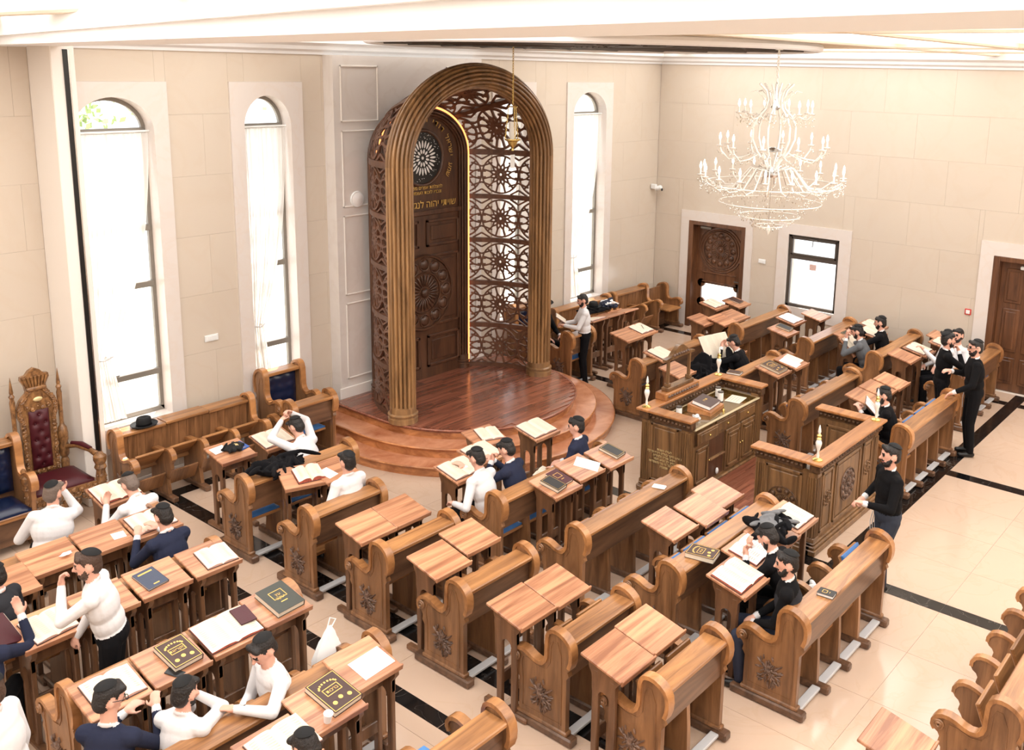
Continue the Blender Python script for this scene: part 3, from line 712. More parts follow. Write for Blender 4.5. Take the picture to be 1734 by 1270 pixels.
# ------------------------------------------------------------------ tip-up stalls along the front wall (facing into the room)
def stalls(x0, x1, n, label, yrear=11.56):
    L = x1-x0; p = thing('wall_stall', label, 'stall', (x1, yrear, 0), PI, 'tip-up stalls along the front wall')
    a = link('end_panel', ME['endL'], p); b = link('end_panel', ME['endR'], p, (L, 0, 0))
    link('carved_emblem', ME['emL'], a, (.008, .33, .35)); link('carved_emblem', ME['emR'], b, (-.008, .33, .35))
    sw = (L-.14)/n; k = max(1, n-1)
    for i in range(k):
        w = (L-.14)/k; link('ledge', MB().cbox(.003, w-.003, -.02, .235, .885+.012*(i % 2), .925+.012*(i % 2), .008).mesh('ledge', 'pew_h'), p, (.07+w*i, 0, 0))
    nb = n*4
    for i in range(nb):
        w = (L-.14)/nb; link('back_board', by_len(('bb', round(w, 3)), lambda: MB().cbox(.001, w-.001, 0, .025, .42, .88, .004).mesh('back_board', 'pew_v')), p, (.07+w*i, .10, 0), (-.06, 0, 0))
    for i in range(1, n): link('divider', ME['div'], p, (.07+sw*i, 0, 0))
    for i in range(n):
        ww = round(sw-.075, 3)
        s = link('tip_up_seat', by_len(('tu', ww), lambda: MB().cbox(-ww/2, ww/2, 0, .36, -.02, .012, .006).mesh('tip_up_seat', 'pew_h')), p, (.07+sw*(i+.5), .22, .46), (.72, 0, 0))
        link('front_rail', by_len(('fr', ww), lambda: MB().cbox(-ww/2, ww/2, .0, .03, -.05, .0, .005).mesh('front_rail', 'pew_h')), s, (0, -.01, -.012))
        link('lower_board', by_len(('lb', ww), lambda: MB().cbox(-ww/2, ww/2, 0, .025, .0, .24, .005).mesh('lower_board', 'pew_v')), p, (.07+sw*(i+.5), .36, .17), (-.5, 0, 0))
    return p
stalls(5.16, 7.08, 4, 'row of four wooden tip-up stalls under the leftmost window, seats folded')
stalls(13.55, 15.30, 3, 'wooden tip-up stalls under the window right of the ark, beyond the desks')
stalls(15.42, 16.62, 2, 'pair of wooden tip-up stalls in the right corner of the front wall')
def leather_chair(x0, x1, yrear, label, h=1.25, name='leather_chair'):
    L = x1-x0; p = thing(name, label, 'chair', (x1, yrear, 0), PI, 'blue leather chairs at the front wall')
    link('end_panel', ME['endL'], p, (0, 0, 0), (0, 0, 0), (1, 1, h)); link('end_panel', ME['endR'], p, (L, 0, 0), (0, 0, 0), (1, 1, h))
    obj('top_rail', MB().cbox(.065, L-.065, .02, .24, .90*h, .94*h, .008), 'pew_h', p)
    obj('back_panel', MB().box(.065, L-.065, .08, .11, .45, .90*h), 'pew_dark', p)
    m = MB(); w = L-.15; nx = nz = 16; vs = []; fs = []
    for i in range(nz+1):
        for j in range(nx+1):
            u, v = j/nx, i/nz; bu = .02*abs(math.sin(u*PI*3))*abs(math.sin(v*PI*4))+.025*(1-abs(2*u-1)**6)*(1-abs(2*v-1)**6)
            vs.append((.075+w*u, .11+.02+bu, .55+(.88*h-.55)*v))
    for i in range(nz):
        for j in range(nx): q = i*(nx+1)+j; fs.append((q, q+nx+1, q+nx+2, q+1))
    m.add(vs, fs); m.box(.075, .075+w, .11, .132, .55, .88*h); bk = obj('back_cushion', m, 'navy_leather', p, smooth=60)
    for i in range(3):
        for j in range(2): obj('button', MB().ell((.075+w*(j+1)/3, .14, .55+(.88*h-.55)*(i+1)/4), (.014, .01, .014), 8, 6), 'navy_leather', bk, smooth=60)
    s = obj('seat', MB().cbox(.075, L-.075, .12, .60, .38, .44, .01), 'pew_h', p)
    link('seat_cushion', cushion_mesh(w, .46, .09, 'navy_leather'), s, (L/2, .36, .44))
    obj('front_board', MB().cbox(.075, L-.075, .55, .58, .10, .38, .006), 'pew_dark', p)
leather_chair(7.30, 7.98, 11.66, 'tall wooden armchair with navy tufted leather back, left of the ark')
leather_chair(3.55, 4.12, 11.66, 'navy leather armchair cut by the left picture edge beside the throne')
leather_chair(12.50, 13.16, 11.66, 'navy leather armchair where the seated man in a hat sits right of the ark')
o = thing('corner_seat', 'small wooden seat with rounded arm beside the carved door', 'seat', (17.30, 11.50, 0), PI)
link('end_panel', ME['endL'], o, (0, 0, 0), (0, 0, 0), (1, 1, .92)); obj('seat', MB().cbox(-.0+.06, .52, .16, .66, .42, .46, .008), 'pew_h', o); obj('back_panel', MB().cbox(.06, .56, .08, .11, .3, .84, .006), 'pew_v', o)
obj('leg_board', MB().cbox(.06, .52, .2, .24, .0, .42, .006), 'pew_dark', o)

# ------------------------------------------------------------------ reading desks
TILT = math.atan2(.09, .40)
def side_mesh():
    m = MB(); arch = [(-.055+.0, .62)]+[(-.055*math.cos(PI*i/8), .66+.055*math.sin(PI*i/8)) for i in range(9)]
    m.cbox(-.022, .022, -.115, -.052, .05, .84, .008); m.cbox(-.022, .022, .052, .115, .05, .88, .008)
    m.prism([(-.16, .895), (-.16, .86), (-.115, .80), (-.115, .70), (-.055, .66)]+[(-.055*math.cos(PI*i/8), .66+.055*math.sin(PI*i/8)) for i in range(1, 8)]+[(.055, .66), (.115, .70), (.115, .82), (.15, .90), (.15, .955)], -.021, .021, 'x')
    m.cbox(-.034, .034, -.24, .26, .0, .055, .012)
    return m.mesh('side_frame', 'desk_leg', 40)
def top_mesh():
    m = MB(); m.cbox(-.2275, .2275, -.205, .205, -.028, 0.0, .006); m.cbox(-.2275, .2275, -.222, -.205, -.034, .016, .004); return m.mesh('desk_top', 'desk_top')
ME['side'] = side_mesh(); ME['top'] = top_mesh()
ME['bar'] = MB().cbox(-.17, .17, .06, .09, .25, .36, .006).mesh('crossbar', 'desk_leg'); ME['apron'] = MB().cbox(-.17, .17, -.02, .0, .72, .86, .006).mesh('apron', 'desk_leg')
DESKS = {}
def desk(key, xl, yh, label, rz=0.0, tilt=TILT, zc=.945, ld=0.0):
    """xl = left edge, yh = y of the high edge"""
    c = Vector((xl+.2275, yh-.2, 0))
    p = thing('reading_desk', label, 'desk', c, rz, 'slanted wooden reading desks')
    for s in (-1, 1): link('side_frame', ME['side'], p, (s*.165, ld, ld*math.tan(tilt)))
    link('crossbar', ME['bar'], p, (0, ld, 0)); link('apron', ME['apron'], p, (0, ld, ld*math.tan(tilt)))
    link('top', ME['top'], p, (0, 0, zc+.012), (tilt, 0, 0))
    DESKS[key] = Matrix.Translation(c) @ Matrix.Rotation(rz, 4, 'Z') @ Matrix.Translation((0, 0, zc+.013)) @ Matrix.Rotation(tilt, 4, 'X')
    return p
def place(o, key, u=0.0, v=0.0, rz=0.0, dz=0.0):
    """lay a thing on a desk's slanted top: u to the right, v up the slope"""
    M = DESKS[key] @ Matrix.Translation((u, v, dz)) @ Matrix.Rotation(rz, 4, 'Z')
    o.location = M.to_translation(); o.rotation_euler = M.to_euler(); return o
DK = [ # key, x left, y high, description
 ('A0', 2.66, 8.86, 'partly cut off at the left picture edge in the second row'), ('A1', 3.13, 9.06, 'bare, behind the big man in white'), ('A2', 3.61, 9.06, 'with a small white card on it'), ('A3', 4.08, 9.03, 'with an open book before the man in a blue-grey sweater'),
 ('B0', 2.60, 7.93, 'with two open books at the left picture edge'), ('B1', 3.09, 7.96, 'under the elbow of the man standing in white'), ('B2', 3.58, 7.97, 'with a slate blue closed book'), ('B3', 4.07, 7.96, 'with an open book near the black floor band, left block'),
 ('C0', 2.56, 6.72, 'with an open book before the man in a navy sweater'), ('C1', 3.04, 6.74, 'with a brown gilt book and a phone'), ('C2', 3.53, 6.76, 'covered by a wide open book, maroon book on top'), ('C3', 4.02, 6.81, 'with a large dark grey book at the aisle'),
 ('D0', 2.99, 5.27, 'with an open book at the bottom edge of the picture'), ('D1', 3.49, 5.42, 'with an ornate brown gilt book and a white cup'), ('D2', 3.97, 5.59, 'with a sheet of white paper at the aisle'),
 ('Z1', 4.17, 9.96, 'with a big open book right before the throne'),
 ('W1', 5.59, 10.05, 'with a black embroidered pouch and a blue booklet'), ('W2', 6.16, 10.00, 'with an open book before the man holding his head'),
 ('p2a', 5.72, 8.84, 'skewed, with a thick open book, beside the folded coat'), ('p2b', 6.07, 8.72, 'with a small white card, before the man seen from behind in white'),
 ('P2a', 5.44, 7.36, 'bare, near one of the pair behind the second aisle pew'), ('P2b', 5.90, 7.36, 'bare, far one of the pair behind the second aisle pew'),
 ('P3a', 5.46, 6.32, 'bare, near one of the stepped pair behind the third aisle pew'), ('P3b', 5.97, 6.43, 'bare, far one of the stepped pair behind the third aisle pew'),
 ('P4a', 5.38, 5.21, 'bare, near one of the pair behind the fourth aisle pew'), ('P4b', 5.84, 5.19, 'bare, far one of the pair behind the fourth aisle pew'),
 ('P5a', 5.35, 4.15, 'bare, near one of the stepped pair behind the fifth aisle pew'), ('P5b', 5.82, 4.17, 'bare, far one of the stepped pair behind the fifth aisle pew'),
 ('BR', 5.82, 2.08, 'bare, alone at the bottom right of the picture'),
 ('q0a', 7.03, 7.65, 'with a large open book, leftmost at the steps'), ('q0b', 7.54, 7.80, 'with an open book before the man leaning on his hand'), ('q0c', 7.95, 8.14, 'with an open book, pushed against the curved steps'), ('q0d', 8.56, 7.82, 'with a wide open book in front of the steps, right of centre'),
 ('q1a', 7.46, 6.58, 'with a black book on a maroon one behind the first centre pew'), ('q1b', 7.99, 6.66, 'with a sheet of white paper behind the first centre pew'), ('q1c', 8.50, 6.62, 'with a dark book, next to the bimah corner'),
 ('q2a', 7.51, 5.09, 'bare, near one of three behind the second centre pew'), ('q2b', 8.00, 5.02, 'bare, middle one of three behind the second centre pew'), ('q2c', 8.47, 5.10, 'bare, far one of three behind the second centre pew'),
 ('q3a', 7.03, 4.03, 'with a red edged open book before the man in a dark sweater'), ('q3b', 7.53, 4.17, 'with an open notebook where a man writes'), ('q3c', 8.00, 4.19, 'with a folded grey jacket'), ('q3d', 8.47, 4.22, 'with an open book beside the bimah rail'),
 ('raa', 12.65, 5.15, 'bare, left of three in front of the man with the papers'), ('rab', 13.14, 5.15, 'bare, middle of three in front of the man with the papers'), ('rac', 13.64, 5.13, 'bare, right of three in front of the man with the papers'),
 ('rga', 12.94, 6.75, 'with a big dark gilt book behind the bimah'), ('rgb', 13.50, 6.72, 'covered with white papers behind the bimah'),
 ('rf1', 12.95, 9.58, 'bare half of the pair in the open floor right of the ark'), ('rf1b', 13.42, 9.60, 'with an open book and a pencil right of the ark'), ('rf2', 12.40, 8.50, 'with an open book behind the wooden clock arch'), ('rf3', 11.88, 7.84, 'bare, close behind the wooden clock arch'), ('rfS', 13.40, 7.80, 'under the large book of the man in a black suit'),
 ('reA', 15.95, 9.62, 'with an open book in front of the carved door'), ('reB', 16.42, 9.38, 'with a brown book cover near the carved door'), ('reC', 14.77, 9.16, 'bare, seen edge on, before the carved door'), ('reD', 15.02, 8.88, 'bare, near one of a pair before the carved door'), ('reD2', 15.48, 8.88, 'bare, far one of a pair before the carved door'),
 ('reE', 15.14, 7.70, 'with a dark book below the framed window'), ('reF', 15.95, 7.95, 'with an open white book below the framed window'), ('reG', 16.58, 7.74, 'bare, touching the wall below the framed window'),
 ('rdH', 15.62, 6.66, 'with a striped booklet by the right wall'), ('rdI', 16.60, 6.62, 'with an open book at the wall beyond the bearded reader'), ('rdJ', 16.12, 6.45, 'with an open book held by the man in a black suit'),
 ('rcK', 15.09, 5.48, 'bare, by the pew end before the talking men'), ('rcL', 15.62, 5.42, 'with an open book held open by a white sleeved hand'), ('rcM', 16.70, 5.40, 'bare, at the right wall behind the talking men'), ('rcN', 16.28, 5.22, 'with an open book right behind the talking men'),
 ('wr1', 13.32, 10.62, 'with papers in front of the window right of the ark'), ('wr2', 13.80, 10.62, 'under a folded black coat and hat right of the ark'), ('wr3', 14.28, 10.62, 'under a blue and white bag right of the ark'),
]
for k, xl, yh, dsc in DK:
    desk(k, xl, yh, 'slanted wooden desk '+dsc, rz={'p2a': -.35, 'q0c': -.12, 'wr1': PI, 'wr2': PI, 'wr3': PI}.get(k, 0.0), ld=-.05 if k[0] in 'ABCD' and k[1:].isdigit() else 0.0)
# one desk tipped steeply toward its reader
desk('rdT', 15.18, 6.42, 'steeply tipped wooden desk of the man in a grey jacket', tilt=.75, zc=.93)
# ------------------------------------------------------------------ ark platform and steps
AC = (10.28, 10.40); STEPR = [(2.36, .15), (2.06, .30), (1.74, .45)]
def plat_outline(r, n=48, ox=0.0):
    return [(AC[0]-r, 11.495)]+[(AC[0]-r*math.cos(PI*i/n), AC[1]-r*math.sin(PI*i/n)) for i in range(n+1)]+[(AC[0]+r, 11.495)]
plat = thing('ark_platform', 'round three-step wooden platform that carries the ark', 'platform', (0, 0, 0))
for i, (r, z) in enumerate(STEPR):
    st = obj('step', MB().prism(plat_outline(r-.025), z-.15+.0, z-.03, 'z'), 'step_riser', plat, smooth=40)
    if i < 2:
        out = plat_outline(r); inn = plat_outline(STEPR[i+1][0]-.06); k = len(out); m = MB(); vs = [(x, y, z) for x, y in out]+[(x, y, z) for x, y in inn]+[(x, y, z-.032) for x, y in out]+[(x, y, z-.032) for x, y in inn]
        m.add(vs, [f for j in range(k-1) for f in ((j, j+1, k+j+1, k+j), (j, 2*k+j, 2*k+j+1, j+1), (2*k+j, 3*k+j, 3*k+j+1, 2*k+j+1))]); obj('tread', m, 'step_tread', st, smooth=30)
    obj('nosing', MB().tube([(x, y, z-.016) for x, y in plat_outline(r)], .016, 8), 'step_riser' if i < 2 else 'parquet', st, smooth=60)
# parquet: boards clipped to the round top
st = obj('top_slab', MB().prism(plat_outline(1.73), .40, .438, 'z'), 'parquet', plat)
bw = .105; yb = AC[1]-1.73; r = 1.73; row = 0; rp = random.Random(5)
while yb < 11.40:
    ym = min(max(abs(AC[1]-yb), abs(AC[1]-(yb+bw))), r-.001) if yb+bw <= AC[1] else 0
    hw = math.sqrt(max(r*r-ym*ym, 0)) if yb < AC[1] else r
    if hw > .08:
        x = AC[0]-hw
        while x < AC[0]+hw-.02:
            x2 = min(x+rp.uniform(.55, 1.0), AC[0]+hw)
            if AC[0]+hw-x2 < .15: x2 = AC[0]+hw
            link('board', MB().box(x+.001, x2-.001, yb+.001, min(yb+bw, 11.49)-.001, .436, .450).mesh('board', 'parquet'), st); x = x2
    yb += bw; row += 1

# ------------------------------------------------------------------ the ark
ark = thing('torah_ark', 'tall arched wooden ark with fluted columns and pierced curved side walls', 'ark', (0, 0, 0))
CX, CY, ZB, ZS = 10.195, 10.10, .45, 4.11
AH, AV = 1.485, 1.235
def fluted_sweep(path, normals, r, nfl, depth, mb):
    """sweep a fluted round section; normals = outward direction at each path point"""
    n = nfl*8; vs = []; k = len(path)
    for p, nn in zip(path, normals):
        p = Vector(p); nn = Vector(nn); b = Vector((0, 1, 0))
        for j in range(n):
            w = 2*PI*j/n; rr = r-depth*(0.5-0.5*math.cos(w*nfl))**3
            vs.append(p+nn*math.cos(w)*rr+b*math.sin(w)*rr)
    fs = [(i*n+j, i*n+(j+1) % n, (i+1)*n+(j+1) % n, (i+1)*n+j) for i in range(k-1) for j in range(n)]
    fs += [tuple(range(n-1, -1, -1)), tuple(range((k-1)*n, k*n))]
    mb.add(vs, fs)
def fluted_arch(prefix, cx, cy, a, b, r, nfl, dep, zb, zs, mat, par, basemat):
    for s in (-1, 1):
        m = MB(); fluted_sweep([(cx+s*a, cy, zb+.22), (cx+s*a, cy, zs)], [(s, 0, 0)]*2, r, nfl, dep, m); obj(prefix+'column', m, mat, par, smooth=25)
        q = MB(); q.lathe([(r*1.13, zb), (r*1.13, zb+.07), (r*1.04, zb+.08), (r*1.04, zb+.10), (r*1.15, zb+.115), (r*1.15, zb+.13), (r*1.0, zb+.145), (r*1.0, zb+.23), (r*.9, zb+.24)], 28, (cx+s*a, cy, 0)); obj(prefix+'column_base', q, basemat, par, smooth=30)
    m = MB(); pts = []; nr = []
    for i in range(49):
        t = PI*i/48; pts.append((cx-a*math.cos(t), cy, zs+b*math.sin(t))); v = Vector((-math.cos(t)/a, 0, math.sin(t)/b)).normalized(); nr.append(v)
    fluted_sweep(pts, nr, r, nfl, dep, m); obj(prefix+'arch', m, mat, par, smooth=25)
fluted_arch('', CX, CY, AH, AV, .190, 18, .045, ZB, ZS, 'ark_flute', ark, 'ark_flute')
# curved pierced walls: plan is a circle of radius RP about the middle of the front arch
RP = 1.50; RPY = 1.568; F0, F1 = .08, .902; RM = 1.54
def surf(side, phi, z, off=0.0):
    R = RP+off; return Vector((CX+side*R*math.cos(phi), CY+(RPY+off)*math.sin(phi), z))
def dome(phi, th, off=0.0):
    t = (phi-F0)/(F1-F0); a = (RP+off)*math.cos(phi); b = 1.30+off-(.50)*t
    return Vector((CX-a*math.cos(th), CY+RPY*math.sin(phi), ZS+b*math.sin(th)))
def bar_on(mb, f, p, q, w, th, nseg=None):
    """flat bar from p to q in (u,v) space, raised off the surface f(u,v,off)"""
    (u0, v0), (u1, v1) = p, q; L = math.hypot(u1-u0, v1-v0)
    if L < 1e-4: return
    n = nseg or max(1, int(L/.09)); du, dv = (u1-u0)/L, (v1-v0)/L; px, py = -dv*w/2, du*w/2; vs = []
    for i in range(n+1):
        u = u0+(u1-u0)*i/n; v = v0+(v1-v0)*i/n
        for (sx, off) in ((1, -th/2), (-1, -th/2), (-1, th/2), (1, th/2)): vs.append(f(u+px*sx, v+py*sx, off))
    fs = []
    for i in range(n):
        for j in range(4): fs.append((4*i+j, 4*i+(j+1) % 4, 4*i+4+(j+1) % 4, 4*i+4+j))
    fs += [(3, 2, 1, 0), (4*n, 4*n+1, 4*n+2, 4*n+3)]
    mb.add(vs, fs)
def lattice(W, H):
    """bars of a rosette fretwork panel of width W, height H (u 0..W, v 0..H), clipped to the panel"""
    segs = []
    def seg(a, b): segs.append((a, b))
    def circ(c, r, n=28, a0=0, a1=2*PI):
        pts = [(c[0]+r*math.cos(a0+(a1-a0)*i/n), c[1]+r*math.sin(a0+(a1-a0)*i/n)) for i in range(n+1)]
        for i in range(n): seg(pts[i], pts[i+1])
    R = H*.47
    for cx in (0.0, W/2, W):
        c = (cx, H/2); k = 12
        circ(c, R, 30)
        P = lambda r, a: (c[0]+r*math.cos(a), c[1]+r*math.sin(a))
        for i in range(k):
            a = 2*PI*i/k; d = PI/k
            seg(P(R*.12, a), P(R*.40, a)); seg(P(R*.40, a), P(R*.60, a+d)); seg(P(R*.40, a), P(R*.60, a-d)); seg(P(R*.60, a+d), P(R, a+d)); seg(P(R*.22, a-d), P(R*.40, a)); seg(P(R*.22, a+d), P(R*.40, a))
        circ(c, R*.12, 10)
    for cx in (W/4, 3*W/4):
        e = W/4-R*.55
        for s in (1, -1):
            seg((cx-e*1.2, H/2+s*R*.62), (cx, H/2+s*R*.42)); seg((cx, H/2+s*R*.42), (cx+e*1.2, H/2+s*R*.62)); seg((cx-.07, H/2+s*.05), (cx+.07, H/2+s*.05))
            seg((cx, H/2+s*R*.80), (cx-e*1.0, H/2+s*R*1.06)); seg((cx, H/2+s*R*.80), (cx+e*1.0, H/2+s*R*1.06))
    out = []
    for (a, b) in segs:  # clip
        t0, t1 = 0.0, 1.0; dx, dy = b[0]-a[0], b[1]-a[1]; ok = True
        for p, q in ((-dx, a[0]), (dx, W-a[0]), (-dy, a[1]), (dy, H-a[1])):
            if abs(p) < 1e-9:
                if q < 0: ok = False
            else:
                r = q/p
                if p < 0: t0 = max(t0, r)
                else: t1 = min(t1, r)
        if ok and t0 < t1: out.append(((a[0]+dx*t0, a[1]+dy*t0), (a[0]+dx*t1, a[1]+dy*t1)))
    return out
NP = 5; PH = (ZS-ZB)/NP; BH = .075; WP = RM*(F1-F0)
LAT = lattice(WP, PH-BH)
for side in (-1, 1):
    for k in range(NP):
        z0 = ZB+PH*k+BH*.5; m = MB(); f = lambda u, v, o: surf(side, F0+u/RM, z0+v, o)
        for (a, b) in LAT: bar_on(m, f, a, b, .026, .03)
        obj('lattice_panel', m, 'ark_lattice', ark)
    for k in range(NP+1):
        z0 = ZB+PH*k; m = MB(); f = lambda u, v, o: surf(side, F0+u/RM, z0+v, o)
        bar_on(m, f, (0, 0 if k else .035), (WP, 0 if k else .035), BH if k < NP else .09, .07, 14); obj('curved_rib', m, 'ark_lattice', ark, smooth=30)
    m = MB(); f = lambda u, v, o: surf(side, F0+u/RM, v, o)
    for u in (.0, WP): bar_on(m, f, (u, ZB), (u, ZS), .05, .06, 8)
    obj('edge_post', m, 'ark_lattice', ark)
ND = 4; LATD = lattice(WP, .60)
for k in range(ND):
    t0 = PI*k/ND+.03; t1 = PI*(k+1)/ND-.03; m = MB(); f = lambda u, v, o: dome(F0+u/RM, t0+(t1-t0)*v/.60, o)
    for (a, b) in LATD: bar_on(m, f, a, b, .028, .03)
    obj('vault_panel', m, 'ark_lattice', ark)
for k in range(1, ND):
    m = MB(); f = lambda u, v, o: dome(F0+u/RM, PI*k/ND+v, o); bar_on(m, f, (0, 0), (WP, 0), .075, .07, 12); obj('vault_rib', m, 'ark_lattice', ark, smooth=30)
m = MB(); f = lambda u, v, o: dome(F0+v, u, o); bar_on(m, f, (0, .01), (PI, .01), .06, .07, 36); obj('vault_edge', m, 'ark_lattice', ark, smooth=30)
# back: inner fluted arch, door with carved rosette, rose window and gilt lettering
YBK = CY+RPY*math.sin(F1)-.01; AB, BB = .90, .72
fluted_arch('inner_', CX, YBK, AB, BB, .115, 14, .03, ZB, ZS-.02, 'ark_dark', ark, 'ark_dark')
m = MB(); m.tube([(CX+AB+.055, YBK-.10, ZB+.1), (CX+AB+.055, YBK-.10, ZS-.02)]+[(CX+(AB+.055)*math.cos(PI*i/32), YBK-.10, ZS-.02+(BB+.055)*math.sin(PI*i/32)) for i in range(1, 32)]+[(CX-AB-.13, YBK-.10, ZS-.02), (CX-AB-.13, YBK-.10, ZB+.1)], .016, 6); obj('light_strip', m, 'led', ark)
yd = YBK-.02
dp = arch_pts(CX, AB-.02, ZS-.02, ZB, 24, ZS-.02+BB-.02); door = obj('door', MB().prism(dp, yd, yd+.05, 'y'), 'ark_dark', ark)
for s in (-1, 1):
    x0, x1 = sorted((CX+s*.08, CX+s*.80))
    for (z0, z1) in ((ZB+.18, ZB+.72), (ZB+.86, ZB+2.05), (ZB+2.18, ZB+2.62)):
        m = MB()
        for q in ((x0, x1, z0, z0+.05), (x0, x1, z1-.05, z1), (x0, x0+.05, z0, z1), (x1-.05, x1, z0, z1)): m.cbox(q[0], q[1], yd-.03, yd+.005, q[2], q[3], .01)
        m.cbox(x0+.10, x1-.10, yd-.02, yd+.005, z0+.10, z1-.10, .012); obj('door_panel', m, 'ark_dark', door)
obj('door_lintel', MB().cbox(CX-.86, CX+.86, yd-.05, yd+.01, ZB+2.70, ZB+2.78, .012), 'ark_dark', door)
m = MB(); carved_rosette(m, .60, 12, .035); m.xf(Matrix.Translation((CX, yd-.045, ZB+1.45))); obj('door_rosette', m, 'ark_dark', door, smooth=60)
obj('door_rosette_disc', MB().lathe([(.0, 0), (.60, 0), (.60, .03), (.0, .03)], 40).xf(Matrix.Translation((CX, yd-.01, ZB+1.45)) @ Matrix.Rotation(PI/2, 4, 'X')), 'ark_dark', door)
zr = ZS-.05; rw = obj('rose_window', MB().lathe([(.0, 0), (.40, 0), (.40, .03), (.0, .03)], 40).xf(Matrix.Translation((CX, yd, zr)) @ Matrix.Rotation(PI/2, 4, 'X')), 'black_gloss', ark)
obj('rose_ring', MB().tube([(CX+.43*math.cos(2*PI*i/40), yd-.02, zr+.43*math.sin(2*PI*i/40)) for i in range(40)], .03, 8, closed=True), 'ark_dark', rw, smooth=60)
for i in range(24):
    a = 2*PI*i/24; R = Matrix.Rotation(-a, 3, 'Y'); obj('petal', MB().ell((CX+.215*math.cos(a), yd-.035, zr+.215*math.sin(a)), (.062, .008, .017), 8, 6, R), 'paper_white', rw)
for i in range(12):
    a = 2*PI*(i+.5)/12; R = Matrix.Rotation(-a, 3, 'Y'); obj('petal', MB().ell((CX+.105*math.cos(a), yd-.035, zr+.105*math.sin(a)), (.038, .008, .018), 8, 6, R), 'paper_white', rw)
obj('petal', MB().ell((CX, yd-.035, zr), (.025, .01, .025), 10, 6), 'paper_white', rw)
m = MB(); rp = random.Random(8)
for i in range(70):
    a = rp.uniform(0, 2*PI); q = rp.uniform(.29, .385); m.ell((CX+q*math.cos(a), yd-.032, zr+q*math.sin(a)), (.006, .004, .006), 5, 4)
o = obj('glints', m, 'paper_white', rw); o['kind'] = 'stuff'
lettering('שויתי יהוה לנגדי תמיד', .155, ark, (CX, yd-.06, ZB+2.83), (PI/2, 0, 0), 'gilt')
lettering('להצלחת אפרים משה, בנו\nונכדיו לזכות העומד לימין', .078, ark, (CX, yd-.04, ZB+3.12), (PI/2, 0, 0), 'gilt')
arc = 'שמע ישראל דודי הגואל ובניו תהדרנה'; na = len(arc)
for i, ch in enumerate(arc):
    if ch == ' ': continue
    a = math.radians(-28+236*(i/(na-1))); rr = .575
    lettering(ch, .12, ark, (CX+rr*math.cos(a), yd-.03, zr+rr*.98*math.sin(a)), (PI/2, -(a-PI/2), 0), 'gilt', name='arc_letter')
# hanging eternal lamp
LX, LY = 10.2, 9.37
et = thing('eternal_lamp', 'small brass eternal lamp hanging on a chain before the ark', 'lamp', (LX, LY, 0))
ch = MB(); z = ZC+.02; i = 0
while z > 4.98:
    R = Matrix.Translation((0, 0, z-.03)) @ Matrix.Rotation(PI/2*(i % 2), 4, 'Z'); q = len(ch.v)
    ch.tube([(.011*math.cos(2*PI*j/8), 0, .021*math.sin(2*PI*j/8)) for j in range(8)], .004, 5, closed=True); ch.xf(R, q); z -= .034; i += 1
obj('chain', ch, 'brass', et); obj('canopy', MB().lathe([(.0, 0), (.05, 0), (.04, .03), (.0, .04)], 14, (0, 0, ZC-.03)), 'black_gloss', et)
obj('crown_ring', MB().tube([(.06*math.cos(2*PI*j/16), .06*math.sin(2*PI*j/16), 4.93) for j in range(16)], .008, 6, closed=True), 'brass', et)
for j in range(3):
    a = 2*PI*j/3; m = MB()
    for k in range(16):
        t = k/15; q = len(m.v); p = Vector(((.06+.05*t)*math.cos(a), (.06+.05*t)*math.sin(a), 4.93-.46*t)); m.tube([(.009*math.cos(2*PI*w/6), 0, .016*math.sin(2*PI*w/6)) for w in range(6)], .004, 5, closed=True); m.xf(Matrix.Translation(p) @ Matrix.Rotation(PI/2*(k % 2), 4, 'Z'), q)
    obj('side_chain', m, 'brass', et)
obj('glass', MB().lathe([(.0, 0), (.04, 0), (.05, .10), (.055, .26), (.05, .26), (.0, .255)], 16, (0, 0, 4.46)), 'crystal', et, smooth=40)
obj('bowl', MB().lathe([(.005, -.14), (.02, -.13), (.012, -.10), (.03, -.08), (.06, -.04), (.075, 0), (.115, .02), (.115, .035), (.05, .03), (.0, .03)], 18, (0, 0, 4.44)), 'brass', et, smooth=40)
obj('pendant', MB().cbox(-.045, .045, -.006, .006, 4.06, 4.25, .004), 'plastic_white', et)

# ------------------------------------------------------------------ bimah: reading table and rear rail on a low wooden floor
bf = thing('bimah_floor', 'low parquet floor between the two halves of the bimah', 'platform', (0, 0, 0))
obj('frame', MB().cbox(9.86, 11.76, 4.20, 6.78, 0, .075, .01), 'bimah', bf)
for i in range(12):
    for k, (a, b) in enumerate(((9.90, 10.85), (10.85, 11.72)) if i % 2 else ((9.90, 10.4), (10.4, 11.2), (11.2, 11.72))): obj('board', MB().box(a+.001, b-.001, 5.02+.085*i+.001, 5.02+.085*(i+1)-.001, .075, .09), 'parquet', bf)
def moulded_panel(mb, face, a0, a1, z0, z1, c, out):
    """raised field with a frame; face 'x' or 'y', c = plane, out = direction"""
    def bx(p0, p1, q0, q1, d0, d1):
        lo, hi = sorted((c+out*d0, c+out*d1))
        if face == 'y': mb.cbox(p0, p1, lo, hi, q0, q1, .006)
        else: mb.cbox(lo, hi, p0, p1, q0, q1, .006)
    for p in ((a0, a1, z0, z0+.035), (a0, a1, z1-.035, z1), (a0, a0+.035, z0, z1), (a1-.035, a1, z0, z1)): bx(p[0], p[1], p[2], p[3], -.002, .016)
    bx(a0+.06, a1-.06, z0+.06, z1-.06, -.002, .012)
